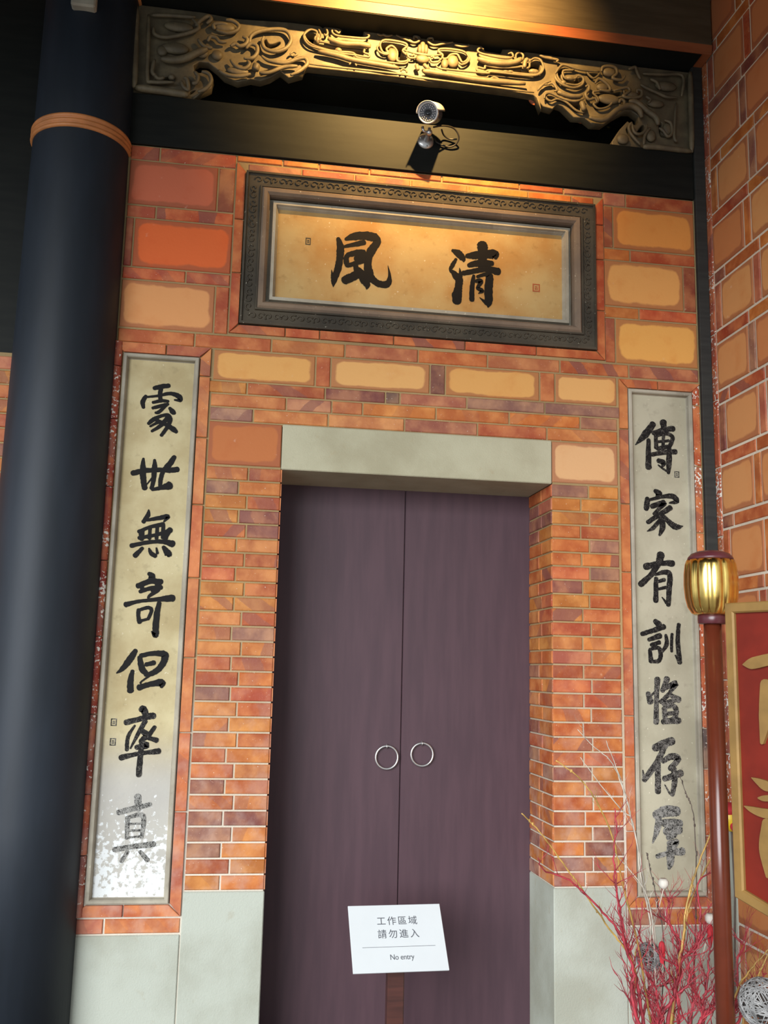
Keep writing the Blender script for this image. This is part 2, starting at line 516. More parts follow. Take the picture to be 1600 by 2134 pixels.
# ---------------------------------------------------------------- the setting
def rect_grid(mb, x0, x1, z0, z1, y0, y1, holes):
    xs = sorted({x0, x1, *[h[0] for h in holes], *[h[1] for h in holes]}); zs = sorted({z0, z1, *[h[2] for h in holes], *[h[3] for h in holes]})
    xs = [x for x in xs if x0 <= x <= x1]; zs = [z for z in zs if z0 <= z <= z1]
    for a, b in zip(xs, xs[1:]):
        for c, d in zip(zs, zs[1:]):
            mx, mz = (a+b)/2, (c+d)/2
            if any(h[0] < mx < h[1] and h[2] < mz < h[3] for h in holes): continue
            mb.box(a, b, y0, y1, c, d)
    return mb

WL, WR, OL, OR_, DY = -0.585, 2.155, 0.165, 1.408, 0.35
LINT0, LINT1, TOP = 2.497, 2.703, 3.98
holes = [(OL-0.006, OR_+0.006, -1, LINT1-0.01), (-0.552, -0.219, 0.668, 2.986), (1.788, 2.113, 0.674, 2.982), (-0.057, 1.635, 3.155, 3.90)]
wall = rect_grid(MB(), WL-0.10, 2.30, 0.0, TOP, 0.005, 0.06, holes)
rect_grid(wall, WL-0.10, 2.30, 0.0, TOP, 0.06, 0.50, [holes[0]])
wall_back = structure(wall.build('wall_back', M['mortar']), 'orange brick wall with a doorway, tan mortar joints')
floor = structure(MB().box(-14, 14, -18, 1.5, -0.2, 0.0).build('floor', M['floor']))
# side wall running towards the viewer
SX = 2.215
side = MB().box(SX+0.005, SX+0.35, -3.2, 0.5, 0.0, 6.2)
wall_right = structure(side.build('wall_right', M['mortar_side']), 'orange brick side wall with pale lime joints')
# unseen porch ceiling, its slope and low eave shaped to dim the upper wall
EAVE, EY = 3.95, -4.5
cm = MB()
for a, b in ((-9.0, 2.9),):
    v = [(x, y, zz+t) for x in (a, b) for (y, zz) in ((0.5, 5.75), (EY, EAVE)) for t in (0, 0.12)]
    cm.add(v, [(0, 4, 6, 2), (1, 3, 7, 5), (0, 1, 5, 4), (2, 6, 7, 3), (0, 2, 3, 1), (4, 5, 7, 6)])
ceiling = structure(cm.build('ceiling', M['ceiling']))

def row(z0, z1, joints, colors=None, **kw):
    for i, (a, b) in enumerate(zip(joints, joints[1:])):
        brick(wall_back, a, b, z0, z1, colors[i] if colors and i < len(colors) and colors[i] else None, **kw)

# jambs: 28 courses each side
CH = (2.500-0.716)/28
for k in range(28):
    z0 = 0.716+k*CH; z1 = z0+CH
    a = k % 2
    j = -0.165+0.331*(0.56 if a else 0.445)+rng.uniform(-.004, .004)
    grey = 0.30 if k < 9 else 0.10
    brick(wall_back, -0.165, j, z0, z1, clay(grey, .1)); brick(wall_back, j, OL, z0, z1, clay(0.12, .1))
    j = OR_+0.328*(0.56 if a else 0.44)+rng.uniform(-.004, .004)
    brick(wall_back, OR_, j, z0, z1, clay(0.17, .1)); brick(wall_back, j, 1.736, z0, z1, clay(0.2, .08))
    j = 0.0+DY*(0.42 if a else 0.55)
    brick(wall_back, 0.0, j, z0, z1, clay(0.15, .08), face='west', plane=OR_); brick(wall_back, j, DY, z0, z1, clay(0.2, .1), face='west', plane=OR_)
rev = MB()
for k in range(28):
    z0 = 0.716+k*CH
    for a, b in ((0.004, 0.16), (0.168, DY)):
        rev.box(OL-0.05, OL+0.001, a, b, z0+0.004, z0+CH-0.004)
o = rev.build('reveal_bricks', M['brick'], wall_back); o.color = (0.48, 0.15, 0.05, 1); o['kind'] = 'stuff'

# slab tiles beside the lintel
brick(wall_back, -0.165, OL-0.004, LINT0+0.006, LINT1, (0.50, 0.17, 0.055), 'slab_tile', 'tile')
brick(wall_back, OR_+0.002, 1.736, LINT0+0.006, LINT1, (0.72, 0.44, 0.22), 'slab_tile', 'tile')
# three courses over the lintel
L0, L1, L2, L3, L4, L5 = 2.703, 2.767, 2.829, 2.888, 3.034, 3.101
row(L0, L1, [-0.165, 0.028, 0.364, 0.714, 1.056, 1.389, 1.736], [None, None, (0.60, 0.26, 0.09), (0.36, 0.14, .09), (0.45, 0.11, .04), None])
row(L1, L2, [-0.165, 0.173, 0.378, 0.519, 0.860, 1.207, 1.552, 1.736], [(0.55, .2, .06), (0.45, .2, .12), (.5, .17, .06), None, (0.56, 0.19, 0.045), None, (.34, .17, .11)])
row(L2, L3, [-0.178, -0.005, 0.346, 0.622, 0.690, 1.005, 1.379, 1.750], [None, None, None, (0.12, 0.085, 0.085), (0.45, .17, .10), None, None])
# yellow slab tiles with upright bricks between
row(L3, L4, [-0.161, 0.299], [TAN[0]], name='slab_tile', mat='tile'); row(L3, L4, [0.299, 0.368], [(0.48, .12, .04)])
row(L3, L4, [0.368, 0.829], [TAN[2]], name='slab_tile', mat='tile'); row(L3, L4, [0.829, 0.901], [(0.22, .10, .08)])
row(L3, L4, [0.901, 1.355], [TAN[0]], name='slab_tile', mat='tile'); row(L3, L4, [1.355, 1.430], [(0.50, .15, .05)])
row(L3, L4, [1.430, 1.736], [TAN[2]], name='slab_tile', mat='tile')
row(L4, L5, [WL, -0.247, 0.095, 0.430, 0.771, 1.102, 1.455, 1.798, WR], [None, (.52, .14, .04), None, (0.46, .15, .07), None, (.52, .2, .08), None, (.40, .13, .07)])
# left and right bays of alternating slabs and thin courses
Z = [3.103, 3.331, 3.390, 3.626, 3.688, 3.908, 3.980]
R1, R2 = (0.60, 0.115, 0.038), (0.54, 0.13, 0.06)  # left-bay colours brightened to make up for the low ambient light here
row(Z[5], Z[6], [WL, -0.451, -0.104], [R2, R2]); row(Z[5], Z[6], [1.680, 1.798, WR], [(.5, .22, .14), (.46, .10, .035)])
row(Z[4], Z[5], [WL, -0.182], [(0.62, 0.165, 0.085)], name='slab_tile', mat='tile'); row(Z[4], Z[5], [-0.182, -0.104], [(0.34, .12, .06)])
row(Z[3], Z[4], [WL, -0.452, -0.104], [R2, R1])
row(Z[2], Z[3], [WL, -0.545], [(0.30, .06, .04)]); row(Z[2], Z[3], [-0.545, -0.104], [(0.80, 0.16, 0.040)], name='slab_tile', mat='tile')
row(Z[1], Z[2], [WL, -0.303, -0.104], [R1, R2])
row(Z[0], Z[1], [WL, -0.167], [(0.76, 0.36, 0.14)], name='slab_tile', mat='tile'); row(Z[0], Z[1], [-0.167, -0.104], [(0.46, .10, .035)])
row(Z[4], Z[5], [1.680, 1.730], [(.38, .12, .05)]); row(Z[4], Z[5], [1.730, WR], [(0.80, 0.33, 0.075)], name='slab_tile', mat='tile')
row(Z[3], Z[4], [1.680, 1.816, WR], [None, (.5, .10, .03)])
row(Z[2], Z[3], [1.680, 2.088], [(0.80, 0.40, 0.12)], name='slab_tile', mat='tile'); row(Z[2], Z[3], [2.088, WR], [(0.30, .07, .035)])
row(Z[1], Z[2], [1.680, 1.856, WR], [None, R1])
row(Z[0], Z[1], [1.680, 1.733], [(.44, .11, .04)]); row(Z[0], Z[1], [1.733, WR], [(0.82, 0.43, 0.11)], name='slab_tile', mat='tile')
# thin double course between plaque and beam
row(3.945, 3.980, [-0.104, 0.11, 0.28, 0.52, 0.871, 1.256, 1.479, 1.680], proud=-0.001)
row(3.902, 3.943, [-0.050, 0.20, 0.45, 0.72, 1.0, 1.30, 1.52, 1.634], [(.42, .2, .12), (.5, .09, .05)], proud=-0.001)
# half-round brick border round the plaque
def border(x0, x1, z0, z1, w, jl, jr, jt, jb, cols):
    def c(): return rng.choice(cols)
    def vert(xa, xb, js, hand):
        for i, (a, b) in enumerate(zip(js, js[1:])):
            lo = i == 0; hi = i == len(js)-2
            q = [(xa, a-(w if lo and hand < 0 else 0)), (xb, a-(w if lo and hand > 0 else 0)), (xb, b+(w if hi and hand > 0 else 0)), (xa, b+(w if hi and hand < 0 else 0))]
            g = 0.0025
            q = [(q[0][0]+g, q[0][1]+g), (q[1][0]-g, q[1][1]+g), (q[2][0]-g, q[2][1]-g), (q[3][0]+g, q[3][1]-g)]
            mitre_brick(wall_back, q, c(), y0=-0.006)
    def hor(za, zb, js, hand):
        for i, (a, b) in enumerate(zip(js, js[1:])):
            lo = i == 0; hi = i == len(js)-2
            q = [(a-(w if lo and hand < 0 else 0), za), (b+(w if hi and hand < 0 else 0), za), (b+(w if hi and hand > 0 else 0), zb), (a-(w if lo and hand > 0 else 0), zb)]
            g = 0.0025
            q = [(q[0][0]+g, q[0][1]+g), (q[1][0]-g, q[1][1]+g), (q[2][0]-g, q[2][1]-g), (q[3][0]+g, q[3][1]-g)]
            mitre_brick(wall_back, q, c(), y0=-0.006)
    if jl: vert(x0-w, x0, [z0, *jl, z1], -1)
    if jr: vert(x1, x1+w, [z0, *jr, z1], 1)
    if jt: hor(z1, z1+w, [x0, *jt, x1], 1)
    if jb: hor(z0-w, z0, [x0, *jb, x1], -1)
border(-0.057, 1.635, 3.155, 3.90, 0.045, [3.40, 3.66], [3.36, 3.62, 3.80], None, [0.154, 0.311, 0.654, 0.992, 1.338], [(.52, .10, .03), (.48, .115, .035), (.54, .14, .04)])
# brick borders round the two couplet slabs
border(-0.552, -0.219, 0.668, 2.986, 0.050, None, [1.03, 1.35, 1.66, 2.0, 2.32, 2.62, 2.9], [-0.368], [-0.40], [(.54, .15, .045), (.56, .2, .06), (.46, .13, .06), (.50, .17, .07)])
border(1.788, 2.113, 0.674, 2.982, 0.046, [0.95, 1.27, 1.45, 1.75, 2.1, 2.42, 2.78], None, [1.94], [1.95], [(.54, .15, .045), (.56, .2, .06), (.46, .13, .06), (.50, .17, .07)])
for i, (a, b) in enumerate(zip([0.62, 0.86, 1.1, 1.42, 1.74, 2.06, 2.38, 2.68, 2.92], [0.86, 1.1, 1.42, 1.74, 2.06, 2.38, 2.68, 2.92, 3.036])):
    brick(wall_back, WL-0.02, -0.554, a, b, rng.choice([(.30, .035, .025), (.34, .05, .03), (.26, .045, .035)]), mat='brick_flaked', round_=True, proud=0.0, joint=0.004)
for i, (a, b) in enumerate(zip([0.63, 0.93, 1.22, 1.40, 1.72, 2.0, 2.3, 2.62, 2.92], [0.93, 1.22, 1.40, 1.72, 2.0, 2.3, 2.62, 2.92, 3.03])):
    brick(wall_back, 2.115, WR, a, b, (0.12, .11, .11) if i == 2 else rng.choice([(.50, .12, .04), (.46, .085, .035), (.52, .16, .06)]), mat='brick_flaked', proud=-0.002, joint=0.005)
# lowest courses left and right
row(0.552, 0.616, [WL, -0.472, -0.168], [None, (.56, .19, .06)]); row(0.552, 0.625, [1.742, 1.92, WR], [None, None])
# dressed stone base blocks
def stone(name, x0, x1, y0, y1, z0, z1, mat='stone'):
    o = MB().box(x0, x1, y0, y1, z0, z1, 0.004).build(name, M[mat], wall_back); return o
stone('stone_block', -0.166, OL, -0.003, DY, 0.0, 0.714); stone('stone_block', WL-0.05, -0.170, -0.001, 0.2, 0.0, 0.549)
stone('stone_block', OR_, 1.738, -0.003, DY, 0.0, 0.714); stone('stone_block', 1.742, WR, -0.001, 0.2, 0.0, 0.549)
stone('stone_lintel', OL-0.004, OR_+0.002, -0.004, DY+0.02, LINT0, LINT1, 'lintel')

# side wall bricks: thin course 0.065, slab course 0.235
zlev = []
z = -0.09
while z < 6.0:
    zlev.append((z, 'thin')); z += 0.0665
    zlev.append((z, 'slab')); z += 0.2335
zlev.append((z, 'end'))
DEP = 1.45
for i in range(len(zlev)-1):
    z0, kind = zlev[i]; z1 = zlev[i+1][0]
    if z1 < 0.15 or z0 > 5.35: continue
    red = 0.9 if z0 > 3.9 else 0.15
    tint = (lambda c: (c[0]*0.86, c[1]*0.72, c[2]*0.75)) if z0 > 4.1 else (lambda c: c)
    kw = dict(face='west', plane=SX, joint=0.012)
    if kind == 'thin':
        y = -0.062; a = [-0.38, -0.36, -0.40][i % 3] if (i//2) % 2 else -0.165
        js = [y, a]
        while js[-1] > -DEP: js.append(js[-1]-0.31)
        for p, q in zip(js, js[1:]): brick(wall_right, q, p, z0, z1, clay(0.2, 0.2), **kw)
    else:
        y = -0.062; odd = (i//2) % 2
        js = [(y, 'b'), (-0.125, 's')] if odd else [(y, 's')]
        while js[-1][0] > -DEP:
            p, k = js[-1]
            js.append((p-(0.29 if k == 's' else 0.062), 'b' if k == 's' else 's'))
        for (p, k), (q, _) in zip(js, js[1:]):
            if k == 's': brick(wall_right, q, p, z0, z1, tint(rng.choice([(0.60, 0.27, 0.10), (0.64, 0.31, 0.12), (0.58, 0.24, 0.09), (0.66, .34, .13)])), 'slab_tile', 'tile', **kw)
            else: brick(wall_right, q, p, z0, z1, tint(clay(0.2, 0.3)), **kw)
z = 0.96
while z < 5.3:
    h = rng.choice([0.24, 0.30, 0.33])
    brick(wall_right, -0.060, 0.004, z, z+h, rng.choice([(.42, .085, .04), (.5, .15, .05), (.46, .12, .06)]), mat='brick_flaked', face='west', plane=SX, joint=0.006); z += h
MB().box(SX-0.006, SX+0.05, -0.085, 0.0, 0.0, 0.955, 0.003).build('stone_block', M['stone'], wall_right)

# the wall on beyond the column
far = MB().box(-2.2, WL-0.42, 0.005, 0.4, 0, 2.95)
wall_left = structure(far.build('wall_left', M['mortar']), 'brick wall continuing left of the black column')
for k in range(37):
    z0 = 0.55+k*0.0645
    js = [-1.0, -1.30, -1.60, -1.90, -2.2] if k % 2 else [-1.0, -1.15, -1.45, -1.75, -2.05, -2.2]
    for p, q in zip(js, js[1:]): brick(wall_left, q, p, z0, z0+0.0645, clay(0.12, 0.1))
MB().box(-2.2, -1.0, -0.003, 0.1, 0.0, 0.545, 0.004).build('stone_block', M['stone'], wall_left)
MB().box(-2.2, WL-0.42, 0.03, 0.4, 2.95, 5.70).build('timber_panel', M['black_wood'], wall_left)

# ---------------------------------------------------------------- door
door = structure(empty('door_1', (0, DY, 0)), 'double plum-brown wooden door with two ring pulls')
SEAM = 0.7855
for x0, x1, hx in ((OL-0.03, SEAM-0.0015, 0.718), (SEAM+0.0015, OR_+0.03, 0.885)):
    lf = MB().box(x0, x1, 0.0, 0.05, 0.0, 2.60, 0.003).build('door_leaf', M['door'], door)
    hz = 1.228 if hx < SEAM else 1.243
    rg = MB(); rr = 0.052
    rg.tube([(hx+rr*math.sin(a), -0.013, hz+rr*math.cos(a)) for a in [2*math.pi*k/40 for k in range(41)]], 0.0052, 8, False)
    rg.build('ring_pull', M['steel'], lf, True)
    st = MB(); st.tube([(hx, 0.004, hz+rr+0.006), (hx, -0.012, hz+rr+0.006), (hx, -0.018, hz+rr-0.002), (hx, -0.012, hz+rr-0.009), (hx, 0.004, hz+rr-0.009)], 0.0035, 6)
    st.build('ring_staple', M['steel'], lf, True)

# ---------------------------------------------------------------- timber frame
o = MB().box(-0.80, 2.155, -0.010, 0.25, TOP+0.002, 4.233, 0.003).build('wooden_beam', M['black_wood'])
tag(o, 'black wooden beam directly above the plaque, carrying the security camera', 'beam')
ub = empty('wooden_beam', (0.7, -0.14, 4.702))
MB().box(-3.5, 1.51, 0.0, 0.6, 0.045, 0.95, 0.004).build('beam_body', M['beam_face'], ub)
e = MB().add([(-3.5, 0.0, 0.045), (1.51, 0.0, 0.045), (1.51, 0.012, 0.0), (-3.5, 0.012, 0.0), (-3.5, 0.5, 0.0), (1.51, 0.5, 0.0), (-3.5, 0.5, 0.045), (1.51, 0.5, 0.045)],
         [(0, 3, 2, 1), (3, 4, 5, 2), (4, 6, 7, 5), (6, 0, 1, 7), (0, 6, 4, 3), (1, 2, 5, 7)]).build('beam_edge', M['beam_edge'], ub)
e['label'] = 'red-painted lower edge'
MB().box(-1.5, 1.46, 0.016, 0.4, -0.004, -0.0005).build('soffit_shade', M['black_wood'], ub)  # black sheet painting in the shade on the beam's unlit underside
tag(ub, 'upper wooden beam lit golden above the carved panel, with a red lower edge', 'beam')
o = MB().box(-0.65, 2.15, 0.30, 0.34, 4.10, 4.670).build('shade_board', M['black_wood'])  # black sheet standing in for the deep shade behind the carving
MB().box(-0.05, 1.62, 0.066, 0.30, 4.47, 4.665).build('shade_strip', M['black_wood'], o)  # added to stop lamp light leaking through, so the openings stay black
tag(o, 'black board standing in for the shaded void behind the carved openwork panel', 'board')
o = MB().box(2.157, 2.211, -0.022, 0.004, 0.0, 5.7, 0.002).build('corner_post', M['post_black'])
tag(o, 'narrow black wooden post in the corner right of the doorway wall', 'post')

# column
c = empty('column', (-0.80, 0.0, 0.0))
MB().lathe([(0.222, 0.0), (0.222, 1.0), (0.219, 2.0), (0.214, 3.0), (0.209, 4.0), (0.202, 5.75)], 64).build('shaft', M['column'], c, True)
for zz in (3.95, 4.725):
    rp = []
    for k in range(3):
        b = zz-0.034+k*0.022
        rp += [(0.210, b), (0.2165, b+0.003), (0.220, b+0.010), (0.2165, b+0.018), (0.211, b+0.021)]
    o = MB().lathe(rp, 64).build('band', M['band'], c, True); o['label'] = 'orange ribbed band'
MB().box(-0.05, 0.055, -0.245, -0.15, 4.475, 4.75, 0.008).build('bracket_end', M['stone_frame'], c)
tag(c, 'round black wooden column with an orange ribbed band left of the doorway', 'column')

# ---------------------------------------------------------------- carved openwork panel
OUT = [(-0.5938,4.238),(-0.3238,4.239),(-0.2901,4.2799),(-0.242,4.3116),(-0.2348,4.3557),(-0.2598,4.3867),(-0.2982,4.3775),(-0.3235,4.3849),(-0.3308,4.418),(-0.3017,4.4434),(-0.2572,4.4429),(-0.2166,4.4138),(-0.1815,4.381),(-0.1189,4.3608),(-0.0582,4.3839),(-0.0129,4.3802),(0.0314,4.4013),(0.0809,4.442),(0.1219,4.4126),(0.1838,4.4392),(0.1941,4.472),(0.2081,4.4808),(0.4164,4.4819),(0.6364,4.4822),(0.8101,4.477),(0.8744,4.48),(1.0552,4.4781),(1.2151,4.4758),(1.3303,4.4694),(1.3511,4.4558),(1.3625,4.4231),(1.3604,4.4405),(1.3825,4.4139),(1.4269,4.4046),(1.4494,4.4336),(1.4829,4.4259),(1.5384,4.3739),(1.5945,4.3764),(1.6335,4.347),(1.6899,4.3506),(1.7473,4.3984),(1.8049,4.4377),(1.8449,4.4424),(1.8816,4.4172),(1.8837,4.3819),(1.8661,4.3592),(1.8377,4.3648),(1.8208,4.3746),(1.78,4.3258),(1.7392,4.2568),(1.7471,4.2256),(1.8915,4.2212),(2.1556,4.2269),(2.1643,4.6884),(1.8326,4.684),(1.6894,4.6917),(1.4512,4.6881),(1.4243,4.6914),(1.2937,4.6919),(1.2681,4.6836),(1.2519,4.7003),(1.1733,4.6911),(1.1641,4.6653),(1.0814,4.6693),(1.0721,4.6878),(1.0537,4.7041),(1.008,4.6966),(0.9259,4.7031),(0.7811,4.706),(0.739,4.7094),(0.5337,4.7064),(0.4763,4.6997),(0.4856,4.6816),(0.497,4.6686),(0.4554,4.6563),(0.3675,4.6553),(0.3298,4.6696),(0.3495,4.6698),(0.3629,4.6909),(0.3396,4.7071),(0.2916,4.7031),(0.2747,4.6863),(0.2523,4.7026),(0.1611,4.7023),(0.1223,4.6979),(-0.1399,4.6815),(-0.304,4.694),(-0.6039,4.6936)]
HOLES = [[(0.1855,4.6264),(0.206,4.6579),(0.2408,4.6577),(0.2458,4.6392),(0.2381,4.6094),(0.2949,4.6025),(0.365,4.5949),(0.4702,4.5965),(0.4752,4.5732),(0.4974,4.5664),(0.4978,4.552),(0.4406,4.5543),(0.414,4.5653),(0.318,4.5624),(0.2217,4.5834)],[(0.5533,4.6267),(0.5793,4.6543),(0.6684,4.6514),(0.6866,4.6343),(0.6649,4.6073),(0.6921,4.5818),(0.6925,4.5625),(0.6749,4.5506),(0.6393,4.5509),(0.6383,4.599),(0.611,4.6269),(0.5848,4.6066),(0.5941,4.5885),(0.5676,4.5875)],[(0.8475,4.639),(0.8903,4.647),(0.9629,4.6442),(0.9904,4.6233),(0.9861,4.5983),(0.9635,4.5832),(0.9497,4.6034),(0.9359,4.6236),(0.9043,4.6171),(0.8864,4.5953),(0.8639,4.5924),(0.8636,4.6119),(0.8454,4.6241)],[(1.0819,4.5812),(1.1369,4.5783),(1.2288,4.5899),(1.2658,4.5995),(1.275,4.5909),(1.3028,4.5993),(1.3075,4.6294),(1.3308,4.6521),(1.3634,4.6464),(1.3725,4.6081),(1.3491,4.5682),(1.2842,4.5601),(1.1095,4.5578),(1.0821,4.548),(1.0411,4.5478),(1.041,4.5663),(1.0752,4.5632)],[(1.4449,4.5862),(1.4676,4.6247),(1.4958,4.6342),(1.5351,4.6154),(1.4787,4.6023),(1.4896,4.5622),(1.5403,4.5685),(1.5574,4.5884),(1.5799,4.5794),(1.5797,4.5556),(1.5512,4.5343),(1.5118,4.5324),(1.467,4.5417)],[(1.603,4.6179),(1.6712,4.6205),(1.6366,4.5804)],[(1.3883,4.4556),(1.4106,4.473),(1.4663,4.4533),(1.5391,4.4503),(1.5729,4.4543),(1.5781,4.4138),(1.5862,4.3883),(1.5442,4.3951),(1.4941,4.4331),(1.4495,4.4454),(1.416,4.4296),(1.3937,4.4387)],[(1.647,4.5105),(1.7438,4.5282),(1.7897,4.5398),(1.7947,4.5047),(1.7487,4.4813),(1.7139,4.4358),(1.6626,4.4179),(1.6347,4.4411),(1.6575,4.4527),(1.6578,4.4763),(1.6355,4.4973)],[(-0.4881,4.3304),(-0.4181,4.3514),(-0.4133,4.3151),(-0.5031,4.3071)],[(1.9843,4.3906),(2.0073,4.3904),(2.0003,4.3392),(2.0313,4.3162),(1.991,4.3146)],[(1.8653,4.3238),(1.8948,4.3684),(1.9148,4.3649),(1.9054,4.3284),(1.8821,4.311)],[(1.8086,4.3349),(1.8261,4.3546),(1.8338,4.3143),(1.839,4.2915),(1.8194,4.3039)],[(-0.0105,4.5847),(0.0059,4.5995),(0.024,4.5766),(0.0689,4.5951),(0.0754,4.577),(0.0422,4.5505),(0.0024,4.5484)],[(-0.0203,4.4199),(0.0351,4.4488),(0.1028,4.4636),(0.1534,4.4858),(0.1597,4.4708),(0.0804,4.4545),(0.0251,4.4162),(-0.0137,4.3988)],[(-0.3346,4.2849),(-0.3048,4.2947),(-0.3253,4.2676),(-0.3416,4.2626)]]
